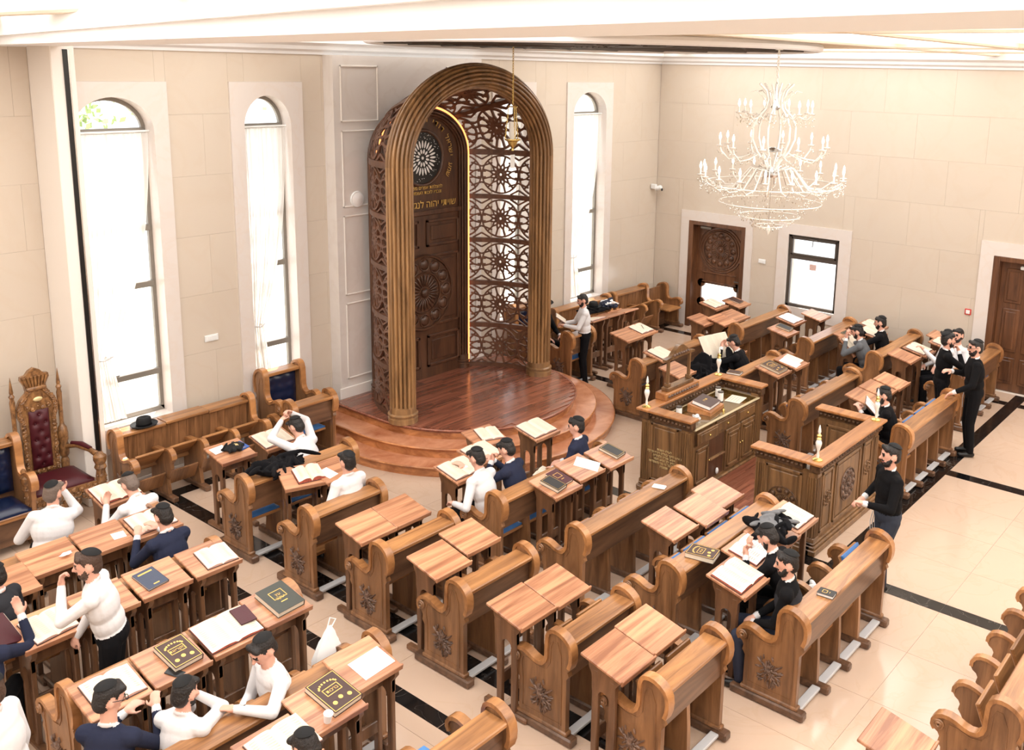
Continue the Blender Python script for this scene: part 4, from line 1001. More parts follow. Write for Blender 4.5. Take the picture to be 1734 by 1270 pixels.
def pilaster(mb, x, y, w, z0, z1):
    mb.cbox(x-w/2, x+w/2, y-w/2, y+w/2, z0, z1, .01)
    for i in range(4):
        t = -w/2+w*(i+.5)/4
        mb.tube([(x+t, y-w/2-.004, z0+.06), (x+t, y-w/2-.004, z1-.06)], .009, 6); mb.tube([(x-w/2-.004, y+t, z0+.06), (x-w/2-.004, y+t, z1-.06)], .009, 6)
    mb.cbox(x-w/2-.012, x+w/2+.012, y-w/2-.012, y+w/2+.012, z0, z0+.06, .008)
def frieze_bits(mb, p0, p1, z, n):
    p0 = Vector(p0); p1 = Vector(p1); d = (p1-p0)
    for i in range(n):
        c = p0+d*((i+.5)/n); mb.ell((c.x, c.y, z), (.028, .028, .020), 6, 5); mb.ell((c.x+d.x*.25/n, c.y+d.y*.25/n, z-.012), (.016, .016, .012), 5, 4)
BX0, BX1, B1Y0, B1Y1 = 9.93, 11.84, 6.03, 6.76; ZT = 1.15
b1 = thing('bimah_table', 'carved wooden bimah reading table with glass top, drawers and cupboard doors', 'bimah', (0, 0, 0))
m = MB(); m.box(BX0, BX1, B1Y0+.04, B1Y1, .0, .965); m.cbox(BX0-.05, BX1+.05, B1Y0-.03, B1Y1+.05, 0, .08, .015); m.cbox(BX0-.03, BX1+.03, B1Y0-.01, B1Y1+.03, .08, .12, .015); obj('body', m, 'bimah', b1)
for x in (BX0+.05, BX1-.05):
    for yv in (B1Y0+.07, B1Y1-.05): m = MB(); pilaster(m, x, yv, .12, .10, 1.02); obj('pilaster', m, 'bimah', b1, smooth=40)
m = MB(); moulded_panel(m, 'x', B1Y0+.16, B1Y1-.14, .18, .98, BX0, -1); obj('side_panel', m, 'bimah', b1)
lettering('לעילוי נשמת\nהאיש היקר באדם רודף צדקה\nאוהב תורה ולומדיה\nנדיב לב ואיש חסד\nהונצח על ידי בני משפחתו\nתנצבה', .045, b1, (BX0-.016, (B1Y0+B1Y1)/2, .62), (PI/2, 0, -PI/2), 'gilt_pale')
# U-shaped ledge with carved frieze: back, left, right
for (x0, x1, y0, y1) in ((BX0-.07, BX1+.07, B1Y1-.13, B1Y1+.07), (BX0-.07, BX0+.13, B1Y0-.05, B1Y1-.13), (BX1-.13, BX1+.07, B1Y0-.05, B1Y1-.13)):
    lg = obj('ledge', MB().cbox(x0, x1, y0, y1, ZT-.035, ZT, .008), 'bimah_top', b1)
    m = MB(); m.cbox(x0+.04, x1-.04, y0+.02, y1-.03, ZT-.15, ZT-.035, .008)
    if x1-x0 > .5: frieze_bits(m, (x0+.06, y0+.02, 0), (x1-.06, y0+.02, 0), ZT-.09, 26)
    else: frieze_bits(m, (x0+.04, y0+.03, 0), (x0+.04, y1-.03, 0), ZT-.09, 10); frieze_bits(m, (x1-.04, y0+.03, 0), (x1-.04, y1-.03, 0), ZT-.09, 10)
    obj('frieze', m, 'bimah_frieze', lg, smooth=60)
tb = obj('table_top', MB().cbox(BX0+.10, BX1-.10, B1Y0-.02, B1Y1-.12, .965, .985, .006), 'table_beige', b1); obj('glass_sheet', MB().box(BX0+.14, BX1-.14, B1Y0+.01, B1Y1-.16, .986, .992), 'glass_top', tb)
yw = B1Y0+.04; xs = [BX0+.13+(BX1-BX0-.26)*i/4 for i in range(5)]
for i in range(3):
    a, b = (BX0+.14+(BX1-BX0-.28)*i/3, BX0+.14+(BX1-BX0-.28)*(i+1)/3); m = MB(); m.cbox(a+.01, b-.01, yw-.03, yw, .76, .93, .008); m.cbox(a+.05, b-.05, yw-.038, yw-.028, .79, .90, .006)
    dr = obj('drawer', m, 'bimah', b1, loc=(0, -.05 if i == 0 else 0, 0)); obj('knob', MB().ell(((a+b)/2, yw-.048, .845), (.015, .015, .015), 10, 8), 'brass', dr, smooth=60)
for i in range(4):
    a, b = xs[i], xs[i+1]
    if i == 1:
        m = MB(); m.box(a+.02, b-.02, yw-.005, yw+.001, .15, .72); obj('shelf_shade', m, 'ark_dark', b1); obj('shelf_board', MB().cbox(a+.02, b-.02, yw-.04, yw, .42, .445, .004), 'bimah', b1)  # flat dark sheet stands in for the shaded inside of the shelf
        obj('shelf_cup', MB().ell(((a+b)/2, yw-.03, .22), (.03, .02, .045), 10, 8), 'plastic_white', b1, smooth=60); continue
    m = MB(); m.cbox(a+.01, b-.01, yw-.025, yw, .14, .73, .008); moulded_panel(m, 'y', a+.05, b-.05, .19, .68, yw-.025, -1); dr = obj('cupboard_door', m, 'bimah', b1)
    obj('knob', MB().ell((b-.03 if i % 2 == 0 else a+.03, yw-.04, .45), (.012, .014, .012), 10, 8), 'brass', dr, smooth=60)
# rear rail of the bimah
B2Y0, B2Y1 = 4.24, 5.00; RX0, RX1 = 9.80, 11.58
b2 = thing('bimah_rail', 'U-shaped carved wooden rail behind the bimah with a pierced oval rosette', 'bimah', (0, 0, 0))
m = MB(); m.box(RX0, RX1, B2Y0, B2Y0+.11, 0, 1.02); obj('rear_wall', m, 'bimah', b2)
for x in (RX0, RX1-.11): obj('side_wall', MB().box(x, x+.11, B2Y0+.11, B2Y1, 0, 1.02), 'bimah', b2)
m = MB()
for d, z0, z1 in ((.07, 0, .07), (.05, .07, .11), (.03, .11, .14)): m.cbox(RX0-d, RX1+d, B2Y0-d, B2Y0+.11, z0, z1, .01); m.cbox(RX0-d, RX0+.11, B2Y0, B2Y1+d, z0, z1, .01); m.cbox(RX1-.11, RX1+d, B2Y0, B2Y1+d, z0, z1, .01)
obj('plinth', m, 'bimah', b2)
for x, yv in ((RX0+.045, B2Y0+.045), (RX1-.045, B2Y0+.045), (RX0+.045, B2Y1-.045), (RX1-.045, B2Y1-.045)): m = MB(); pilaster(m, x, yv, .12, .14, 1.0); obj('pilaster', m, 'bimah', b2, smooth=40)
for (x0, x1, y0, y1) in ((RX0-.09, RX1+.09, B2Y0-.09, B2Y0+.12), (RX0-.09, RX0+.12, B2Y0+.12, B2Y1+.06), (RX1-.12, RX1+.09, B2Y0+.12, B2Y1+.06)):
    lg = obj('ledge', MB().cbox(x0, x1, y0, y1, ZT-.035, ZT, .008), 'bimah_top', b2)
    m = MB(); m.cbox(x0+.05, x1-.05, y0+.04, y1-.04, ZT-.14, ZT-.035, .008)
    if x1-x0 > .5: frieze_bits(m, (x0+.07, y0+.045, 0), (x1-.07, y0+.045, 0), ZT-.085, 26)
    else: frieze_bits(m, (x0+.05, y0+.03, 0), (x0+.05, y1-.05, 0), ZT-.085, 11); frieze_bits(m, (x1-.05, y0+.03, 0), (x1-.05, y1-.05, 0), ZT-.085, 11)
    obj('frieze', m, 'bimah_frieze', lg, smooth=60)
for (a, b) in ((RX0+.15, RX0+.45), (RX0+.52, RX1-.52), (RX1-.45, RX1-.15)):
    m = MB(); moulded_panel(m, 'y', a, b, .20, .96, B2Y0, -1); pn = obj('panel', m, 'bimah', b2)
    c = (a+b)/2; q = MB()
    if b-a > .5:
        carved_rosette(q, .20, 12, .02); q.xf(Matrix.Translation((c, B2Y0-.018, .58))); obj('pierced_rosette', q, 'carved', pn, smooth=60); obj('rosette_shade', MB().lathe([(.0, 0), (.19, 0), (.19, .004), (.0, .004)], 30).xf(Matrix.Translation((c, B2Y0-.012, .58)) @ Matrix.Rotation(PI/2, 4, 'X')), 'black_gloss', pn)  # black disc on the solid wall paints the shade behind the piercing
    else: carved_rosette(q, .10, 8, .016); q.xf(Matrix.Translation((c, B2Y0-.016, .60))); obj('rosette', q, 'bimah', pn, smooth=60)
m = MB(); moulded_panel(m, 'x', B2Y0+.17, B2Y1-.12, .20, .96, RX0, -1); pn = obj('panel', m, 'bimah', b2)
q = MB(); carved_rosette(q, .20, 10, .02); q.xf(Matrix.Translation((RX0-.018, (B2Y0+B2Y1)/2+.02, .52)) @ Matrix.Rotation(-PI/2, 4, 'Z')); obj('rosette', q, 'bimah_frieze', pn, smooth=60)
m = MB(); moulded_panel(m, 'x', B2Y0+.17, B2Y1-.12, .30, .96, RX1-.11, -1); obj('panel', m, 'bimah', b2)
# finial lamps on the corners of both halves
def finial(x, yv, label):
    o = thing('finial_lamp', label, 'lamp', (x, yv, ZT), 0, 'brass and crystal finial lamps on the bimah')
    obj('base', MB().lathe([(.0, 0), (.06, 0), (.06, .01), (.035, .025), (.0, .03)], 18), 'brass', o, smooth=40)
    obj('stem', MB().lathe([(.014, .02), (.018, .06), (.012, .10), (.022, .14), (.034, .18), (.038, .21), (.028, .24), (.012, .25)], 14), 'crystal', o, smooth=50)
    obj('collar', MB().lathe([(.012, .25), (.032, .26), (.018, .28), (.030, .30), (.014, .32)], 14), 'brass', o, smooth=50)
    obj('tip', MB().lathe([(.012, .32), (.020, .345), (.014, .38), (.004, .42), (.0, .425)], 12), 'crystal', o, smooth=50)
finial(BX0+.03, B1Y1-.03, 'crystal finial lamp on the near left corner of the bimah table'); finial(BX1-.05, B1Y1-.03, 'crystal finial lamp on the far corner of the bimah table')
finial(RX0+.03, B2Y0+.02, 'crystal finial lamp on the near corner of the bimah rail'); finial(RX1-.03, B2Y0+.02, 'crystal finial lamp on the far corner of the bimah rail by the seated man')
# carved wooden arch on the front ledge
o = thing('clock_arch', 'carved wooden arch on two posts standing on the bimah ledge', 'ornament', (10.72, 6.74, ZT))
m = MB(); m.cbox(-.42, .42, -.09, .09, 0, .10, .01); obj('plinth', m, 'bimah_top', o); m = MB(); frieze_bits(m, (-.38, -.09, 0), (.38, -.09, 0), .05, 12); obj('plinth_carving', m, 'carved', o, smooth=60)
obj('plinth_cap', MB().cbox(-.33, .33, -.055, .055, .10, .15, .008), 'bimah', o)
for s in (-1, 1): m = MB(); m.cbox(s*.26-.035, s*.26+.035, -.035, .035, .15, .20, .005); m.cbox(s*.26-.018, s*.26+.018, -.02, .02, .20, .52, .004); obj('post', m, 'bimah', o)
top = [(-.36, .52), (.36, .52), (.36, .545), (.24, .56), (.16, .62), (.06, .68), (0, .69), (-.06, .68), (-.16, .62), (-.24, .56), (-.36, .545)]
obj('pediment', MB().prism(top, -.03, .03, 'y'), 'bimah', o, smooth=40); m = MB(); frieze_bits(m, (-.2, -.03, 0), (.2, -.03, 0), .575, 7); obj('pediment_carving', m, 'carved', o, smooth=60)
# ------------------------------------------------------------------ throne
th = thing('throne', 'ornate carved wooden throne with crown and red tufted velvet', 'throne', (4.49, 11.50, 0), 0)
def scrolls(mb, pts, r, n=1, seed=1):
    rnd = random.Random(seed)
    for (x, y, z) in pts:
        mb.ell((x, y, z), (r*rnd.uniform(.7, 1.3), r*.8, r*rnd.uniform(.7, 1.3)), 7, 5)
        a = rnd.uniform(0, 6); mb.tube([(x+r*1.1*math.cos(a+t*.9), y-r*.5, z+r*1.1*math.sin(a+t*.9)) for t in range(5)], r*.28, 5)
BYB = .30   # y of the back
m = MB(); bo = [(-.195, .50), (-.20, 1.22), (-.23, 1.30), (-.235, 1.40), (-.19, 1.50), (-.12, 1.57), (-.10, 1.62), (.10, 1.62), (.12, 1.57), (.19, 1.50), (.235, 1.40), (.23, 1.30), (.20, 1.22), (.195, .50)]
m.prism(bo, BYB, BYB+.05, 'y'); scrolls(m, [(x, BYB-.005, z) for i in range(len(bo)-1) for t in np.arange(0, 1, .07 if i in (0, 12) else .3) for x, z in [((bo[i][0]+(bo[i+1][0]-bo[i][0])*t)*.86, bo[i][1]+(bo[i+1][1]-bo[i][1])*t)]]+[(-.12+.06*k, BYB-.01, 1.40-.03*(k % 2)) for k in range(5)]+[(-.12+.06*k, BYB-.01, .58) for k in range(5)], .022, seed=2); obj('back_frame', m, 'throne_wood', th, smooth=50)
m = MB(); w, h = .115, .37; zc0 = .98; nx, nz = 20, 40; vs = []; fs = []
for i in range(nz+1):
    for j in range(nx+1):
        u, v = 2*j/nx-1, 2*i/nz-1; d = 0
        for k in range(7):
            for s in ((-.5, .5) if k % 2 else (0,)):
                d += .030*math.exp(-(((u-s)*w)**2+((v-(-.84+.28*k))*h)**2)/.0007)
        vs.append((u*w, BYB-.04*(1-abs(u)**6)*(1-abs(v)**8)-.014+d, zc0+v*h))
for i in range(nz):
    for j in range(nx): q = i*(nx+1)+j; fs.append((q, q+1, q+nx+2, q+nx+1))
m.add(vs, fs); bc = obj('back_cushion', m, 'red_velvet', th, smooth=70)
for k in range(7):
    for s in ((-.5, .5) if k % 2 else (0,)): obj('button', MB().ell((s*w, BYB-.032, zc0+(-.84+.28*k)*h), (.011, .008, .011), 8, 6), 'red_velvet', bc, smooth=60)
cr = MB(); cr.prism([(-.11, 1.60), (.11, 1.60), (.12, 1.66), (.16, 1.74), (.155, 1.78), (.10, 1.79), (.06, 1.84), (0, 1.87), (-.06, 1.84), (-.10, 1.79), (-.155, 1.78), (-.16, 1.74), (-.12, 1.66)], BYB, BYB+.06, 'y')
for i in range(7): cr.tube([(-.09+.03*i, BYB-.01, 1.64), (-.13+.0433*i, BYB-.015, 1.77)], [.012, .017], 6)
cr.cbox(-.115, .115, BYB-.03, BYB+.06, 1.60, 1.645, .008); obj('crown', cr, 'throne_wood', th, smooth=50)
obj('plaque', MB().ell((0, BYB-.03, 1.49), (.055, .012, .03), 14, 6), 'gilt_pale', th, smooth=60)
for s in (-1, 1):
    o = obj('back_post', MB().lathe([(.022, .40), (.045, .42), (.05, .62), (.035, .66), (.055, .70), (.062, .80), (.05, .86), (.062, .89), (.062, .98), (.05, 1.05), (.03, 1.08), (.024, 1.12), (.026, 1.3), (.032, 1.50), (.022, 1.54), (.034, 1.57), (.018, 1.60), (.024, 1.62), (.003, 1.80), (.0, 1.81)], 12, (s*.265, BYB+.02, 0)), 'throne_wood', th, smooth=40)
    m = MB(); m.tube([(s*.27, BYB, .80), (s*.33, .12, .845), (s*.39, -.10, .83), (s*.41, -.26, .80), (s*.41, -.32, .82)], [.03, .028, .03, .04, .045], 8); obj('arm', m, 'throne_wood', th, smooth=60)
    m = MB(); m.tube([(s*.31, BYB-.10, .862), (s*.36, .05, .872), (s*.39, -.12, .855)], [.024, .034, .024], 8); obj('arm_pad', m, 'red_velvet', th, smooth=60)
    m = MB(); m.lathe([(.05, 0), (.06, .05), (.04, .09), (.045, .16), (.065, .22), (.055, .30), (.065, .38), (.055, .46), (.06, .55), (.05, .62), (.07, .66), (.055, .70), (.075, .75), (.075, .80), (.04, .83)], 12, (s*.41, -.30, 0)); scrolls(m, [(s*.41+.045*math.cos(a), -.30+.045*math.sin(a), z) for a in (3.5, 4.4, 5.3) for z in (.22, .30, .40, .48, .56, .68, .78)], .022, seed=9); obj('front_post', m, 'throne_wood', th, smooth=40)
    obj('rear_leg', MB().lathe([(.03, 0), (.035, .1), (.03, .42)], 10, (s*.27, BYB+.02, 0)), 'throne_wood', th, smooth=40)
m = MB(); m.prism([(-.40, -.30), (.40, -.30), (.30, .30), (-.30, .30)], .43, .50, 'z'); scrolls(m, [(x*.085, -.305, .46+.01*(x % 2)) for x in range(-4, 5)]+[(-.38+.012*k, -.26+.08*k, .46) for k in range(7)], .026, seed=4); obj('seat_frame', m, 'throne_wood', th, smooth=50)
m = MB(); scrolls(m, [(x*.065, -.29, .36-.02*abs(x % 3)) for x in range(-5, 6)]+[(x*.065, -.285, .41) for x in range(-5, 6)], .032, seed=6); obj('apron_carving', m, 'throne_wood', th, smooth=50)
link('seat_cushion', cushion_mesh(.68, .54, .09, 'red_velvet'), th, (0, .0, .50))
m = MB(); m.tube([(-.02, -.28, .36), (0, -.26, .18), (.02, -.28, .0)], [.03, .02, .028], 8); obj('centre_leg', m, 'throne_wood', th, smooth=50)

# ------------------------------------------------------------------ chandelier
CHX, CHY = 10.25, 5.28
cl = thing('chandelier', 'large three-tier crystal chandelier with white candle bulbs', 'chandelier', (CHX, CHY, 0))
obj('canopy', MB().lathe([(.0, 0), (.045, 0), (.05, .04), (.05, .09), (.0, .1)], 16, (0, 0, ZC-.09)), 'chrome', cl, smooth=40)
m = MB(); z = ZC-.08; i = 0
while z > 5.36:
    q = len(m.v); m.tube([(.014*math.cos(2*PI*j/8), 0, .026*math.sin(2*PI*j/8)) for j in range(8)], .006, 5, closed=True); m.xf(Matrix.Translation((0, 0, z-.03)) @ Matrix.Rotation(PI/2*(i % 2), 4, 'Z'), q); z -= .04; i += 1
obj('chain', m, 'crystal', cl)
obj('hub', MB().lathe([(.0, 5.06), (.03, 5.06), (.06, 5.09), (.03, 5.13), (.02, 5.2), (.015, 5.36), (.0, 5.37)], 14), 'chrome', cl, smooth=50)
obj('hub', MB().lathe([(.0, 4.58), (.08, 4.58), (.10, 4.60), (.03, 4.63), (.0, 4.63)], 14), 'chrome', cl, smooth=50)
obj('hub', MB().lathe([(.0, 4.28), (.07, 4.28), (.09, 4.31), (.05, 4.36), (.03, 4.40), (.0, 4.40)], 14), 'chrome', cl, smooth=50)
# tall lyre-shaped stems
for k in range(6):
    a = 2*PI*k/6+.2; m = MB(); P = lambda r, z: (r*math.cos(a), r*math.sin(a), z)
    m.tube([P(.20, 5.36), P(.12, 5.28), P(.09, 5.18), P(.11, 5.08), P(.20, 4.98), P(.25, 4.86), P(.25, 4.72), P(.19, 4.58), P(.09, 4.46), P(.05, 4.36)], .0135, 7); obj('stem', m, 'crystal', cl, smooth=60)
    m = MB(); m.tube([P(.10, 5.12), P(.16, 5.22), P(.24, 5.28), P(.30, 5.26)], .007, 6); obj('leaf_spray', m, 'crystal', cl, smooth=60)
ME['cand'] = MB().lathe([(.0, 0), (.024, 0), (.028, .012), (.011, .016), (.011, .075), (.0, .076)], 10).mesh('candle', 'wax', 40)
ME['bulb'] = MB().lathe([(.0, 0), (.010, .006), (.016, .03), (.012, .055), (.003, .085), (.0, .087)], 8).mesh('bulb', 'bulb', 60)
ME['pan'] = MB().lathe([(.0, -.012), (.03, -.006), (.042, .01), (.036, .008), (.0, .0)], 10).mesh('drip_pan', 'crystal', 60)
drops = []
def tier(n, r, zc, z0, r0, sag, ph):
    for k in range(n):
        a = 2*PI*k/n+ph; P = lambda rr, z: (rr*math.cos(a), rr*math.sin(a), z); m = MB()
        m.tube([P(r0, z0), P(r0+(r-r0)*.25, z0+.05), P(r0+(r-r0)*.5, zc-sag), P(r0+(r-r0)*.78, zc-sag*1.15), P(r*.97, zc-sag*.45), P(r, zc)], .0095, 6)
        ar = obj('arm', m, 'crystal', cl, smooth=60)
        c = link('candle', ME['cand'], ar, P(r, zc)); link('drip_pan', ME['pan'], ar, P(r, zc)); link('bulb', ME['bulb'], ar, P(r, zc+.075))
        for j in range(5): drops.append((r+.03*math.cos(j*1.3), a+.05*math.sin(j*1.3), zc-.05-.02*(j % 3)))
        for t in (.3, .5, .7, .9): drops.append((r0+(r-r0)*t, a, zc-sag-.05))
tier(9, .42, 5.02, 4.96, .20, .05, .1); tier(10, .62, 4.63, 4.50, .12, .13, .3); tier(18, .83, 4.28, 4.34, .06, .13, .05)
rnd = random.Random(11)
for k in range(18):
    for j in range(9):
        t = j/8; a = 2*PI*(k+t)/18; drops.append((.83, a, 4.24-.12*math.sin(PI*t)))
for k in range(420):
    t = rnd.random(); z = 4.20-.55*t; drops.append(((.78*(1-t)**.6+.03)*rnd.uniform(.75, 1.0), rnd.uniform(0, 2*PI), z))
for k in range(90):
    drops.append((rnd.uniform(.25, .45), rnd.uniform(0, 2*PI), rnd.uniform(4.86, 5.0))); drops.append((rnd.uniform(.2, .62), rnd.uniform(0, 2*PI), rnd.uniform(4.38, 4.58)))
m = MB()
for (rr, a, z) in drops:
    s = rnd.uniform(.006, .011); x, y = rr*math.cos(a), rr*math.sin(a)
    m.add([(x+s, y, z), (x, y+s, z), (x-s, y, z), (x, y-s, z), (x, y, z+s*1.3), (x, y, z-s*2.2)], [(0, 1, 4), (1, 2, 4), (2, 3, 4), (3, 0, 4), (1, 0, 5), (2, 1, 5), (3, 2, 5), (0, 3, 5)])
o = obj('crystal_drops', m, 'crystal_clear', cl); o['kind'] = 'stuff'
for rr, z in ((.80, 4.20), (.60, 3.98), (.36, 3.82), (.16, 3.70)): obj('bead_ring', MB().tube([(rr*math.cos(2*PI*i/36), rr*math.sin(2*PI*i/36), z) for i in range(36)], .007, 5, closed=True), 'crystal', cl, smooth=60)
obj('pendant', MB().lathe([(.0, 3.58), (.02, 3.62), (.03, 3.66), (.012, 3.70), (.0, 3.71)], 10), 'crystal', cl, smooth=50)
obj('spine', MB().tube([(0, 0, 4.3), (0, 0, 3.68)], .006, 6), 'chrome', cl)

# ------------------------------------------------------------------ books and small things
def open_book(w, d, t, cover='leather_brown', page='paper', edge='paper_edge', label='', name='open_book', group='open books'):
    o = thing(name, label, 'book', (0, 0, 0), 0, group)
    obj('cover', MB().cbox(-w/2-.006, w/2+.006, -d/2-.006, d/2+.006, 0, .006, .002), cover, o)
    for s in (-1, 1):
        n = 8; vs = []; fs = []
        for i in range(n+1):
            u = i/n; h = .007+t*(.55+.45*math.sin(PI*min(u*1.25, 1)))*(1 if u < .97 else .85)*(1-.0*u) if u > .02 else .009
            x = s*(u*w/2)
            vs += [(x, -d/2, .006), (x, d/2, .006), (x, -d/2, h), (x, d/2, h)]
        fs_top = []; 
        for i in range(n):
            q = 4*i; fs_top.append((q+2, q+6, q+7, q+3)); fs += [(q, q+4, q+6, q+2), (q+1, q+3, q+7, q+5)]
        fs.append((4*n, 4*n+1, 4*n+3, 4*n+2))
        m = MB(); m.add(vs, fs_top, 0); m.f += fs; m.m += [1]*len(fs); obj('pages', m, [page, edge], o, smooth=50)
    m = MB()
    for s in (-1, 1):
        for c in range(2 if w > .3 else 1):
            for r in range(int(d/.022)-2):
                x0 = s*(.035+c*(w/2-.05)/2); x1 = x0+s*((w/2-.07)/(2 if w > .3 else 1)); xx = sorted((x0, x1)); yv = d/2-.03-r*.022
                zt = .009+t*(.55+.45*math.sin(PI*min(abs((x0+x1)/2)/(w/2)*1.25, 1)))
                m.add([(xx[0], yv, zt), (xx[1], yv, zt), (xx[1], yv+.006, zt), (xx[0], yv+.006, zt)], [(0, 1, 2, 3)])
    q = obj('print_lines', m, 'print_grey', o); q['kind'] = 'stuff'
    return o
plain('print_grey', (214, 200, 182), 0.9)
def closed_book(w, d, t, cover, label, deco=None, txt='', name='closed_book', page='paper'):
    o = thing(name, label, 'book', (0, 0, 0), 0, 'closed books')
    obj('page_block', MB().box(-w/2+.004, w/2-.006, -d/2+.006, d/2-.006, .004, t-.004), page, o)
    m = MB(); m.cbox(-w/2, w/2, -d/2, d/2, 0, .004, .001); m.cbox(-w/2, w/2, -d/2, d/2, t-.004, t, .001); m.cbox(w/2-.005, w/2, -d/2, d/2, 0, t, .001); obj('cover', m, cover, o)
    if deco:
        m = MB(); z0, z1 = t, t+.0012
        def fr(a, b, c, e, k): m.box(a, b, c, c+k, z0, z1); m.box(a, b, e-k, e, z0, z1); m.box(a, a+k, c, e, z0, z1); m.box(b-k, b, c, e, z0, z1)
        if deco == 'full':
            fr(-w/2+.008, w/2-.008, -d/2+.008, d/2-.008, .005); fr(-w*.27, w*.27, -d*.05, d*.17, .006)
            for (cx, cy) in ((-w*.26, -d*.28), (0, -d*.22), (w*.26, -d*.28)): m.lathe([(.0, 0), (.018, 0), (.018, .0012), (.0, .0012)], 12, (cx, cy, t))
            for k in range(9):
                a = PI*(k+.5)/9; m.box(w*.3*math.cos(a)-.007, w*.3*math.cos(a)+.007, d*.20+d*.12*math.sin(a)-.008, d*.20+d*.12*math.sin(a)+.008, z0, z1)
        elif deco == 'box': fr(-w*.24, w*.24, -d*.05, d*.26, .006); m.box(-w*.12, w*.12, -d*.20, -d*.17, z0, z1)
        elif deco == 'bars': m.box(-w*.34, w*.34, d*.30, d*.37, z0, z1); m.box(-w*.14, w*.14, -d*.38, -d*.33, z0, z1)
        elif deco == 'edge': fr(-w/2+.012, w/2-.012, -d/2+.012, d/2-.012, .003)
        if m.v: obj('gilt_tooling', m, 'gilt', o)
    if txt: lettering(txt, w*.16, o, (0, d*.02 if deco != 'box' else d*.06, t+.0008), (0, 0, 0), 'gilt', ext=.0004)
    return o
def OB(key, w, d, label, u=0, v=0, rz=0, t=.022, **kw): return place(open_book(w, d, t, label=label, **kw), key, u, v, rz)
def CB(key, w, d, t, cover, label, u=0, v=0, rz=0, dz=0, **kw): return place(closed_book(w, d, t, cover, label, **kw), key, u, v, rz, dz)
OB('A3', .40, .30, 'open book before the man in a blue-grey sweater, left block'); OB('Z1', .42, .32, 'big open book with pink edges before the throne', edge='paper_red')
OB('B0', .34, .30, 'open book at the left edge, nearer the standing man', .03, -.02, .1); OB('B3', .30, .27, 'open book at the aisle end of the third left row', .06, -.04, -.05)
OB('C0', .36, .30, 'open book before the man in a navy sweater', .02, 0); OB('C2', .46, .34, 'wide open book with pink edges under a maroon booklet', .0, .0, edge='paper_red')
CB('C2', .14, .20, .012, 'leather_maroon', 'maroon booklet lying on a wide open book', .17, .04, -.05, .032)
CB('C1', .24, .30, .045, 'leather_brown', 'thick brown gilt book beside a black phone', .06, .0, .06, deco='full', txt='מקראות')
CB('C3', .27, .33, .05, 'leather_green', 'large dark grey book with a gilt square title at the aisle', .04, .0, .05, deco='box', txt='עין\nיעקב')
CB('B2', .20, .25, .02, 'leather_slate', 'thin slate blue book with pale labels', -.06, .0, .12, deco='bars')
CB('D1', .26, .33, .045, 'leather_brown', 'ornate dark brown book with full gilt tooling near the cup', .085, .01, .08, deco='full', txt='ברכות')
OB('D0', .42, .30, 'open book before the man at the bottom edge', .05, 0, .03)
OB('W2', .40, .32, 'open book with creamy pages before the man holding his head', -.02, 0); OB('p2a', .30, .26, 'thick open book with pink edges on the skewed desk', .08, -.02, .05, t=.05, edge='paper_red')
OB('q0a', .42, .32, 'large open book on the leftmost desk at the steps'); OB('q0b', .40, .32, 'open book on the second desk at the steps'); OB('q0c', .30, .26, 'open book on the desk against the curved steps', .06, 0, -.2); OB('q0d', .42, .33, 'wide open book on the right desk at the steps')
CB('q1a', .19, .26, .03, 'leather_maroon', 'maroon book with gilt squares under a black book', .10, .03, .05, deco='box'); CB('q1a', .18, .25, .04, 'leather_black', 'black book lying half on a maroon book', -.06, -.02, .12, .0, deco='edge')
CB('q1c', .19, .27, .035, 'leather_black', 'dark closed book on the desk next to the bimah corner', .08, .01, .1, deco='edge')
OB('q3a', .42, .32, 'open book with red page edges before the man in a dark sweater', .0, 0, t=.035, edge='paper_red'); OB('q3b', .40, .30, 'open notebook with red lines where a man writes', .02, 0, .05, edge='paper_red', page='paper_white'); OB('q3d', .38, .30, 'open book on the desk beside the bimah rail', .02, -.02)
CB('rga', .30, .34, .04, 'leather_brown', 'large dark book with green and gilt cover behind the bimah', .02, 0, 0, deco='full', txt='תלמוד')
OB('rf1b', .36, .30, 'open book with a pencil across it right of the ark', .0, 0); OB('rf2', .36, .32, 'open pale book behind the wooden clock arch', .02, 0)
OB('reA', .36, .30, 'open book lying before the carved door'); CB('reB', .20, .26, .02, 'leather_brown', 'brown book cover on the desk near the carved door', .03, .04, .1)
CB('reE', .20, .27, .03, 'leather_black', 'dark closed book below the framed window', .10, .02, .1, deco='edge'); OB('reF', .40, .32, 'open white book below the framed window', 0, 0, page='paper_white')
CB('rdH', .22, .16, .015, 'leather_green', 'small striped green booklet by the right wall', .03, .05, .0, deco='edge'); OB('rdT', .40, .30, 'open book on the steeply tipped desk'); OB('rdI', .40, .30, 'open book at the right wall beyond the man in black'); OB('rdJ', .38, .32, 'open book before the bearded man in a black suit')
OB('rcL', .42, .32, 'open book held by the hand with a white sleeve'); OB('rcN', .36, .30, 'open book behind the man who touches his chin')
OB('wr1', .40, .30, 'open book before the standing man right of the ark')
# big book propped up by the man in a black suit
bk = open_book(.62, .42, .02, label='very large open book propped up by the man in a black suit'); bk.location = (13.30, 7.66, 1.06); bk.rotation_euler = (.95, 0, -.25)
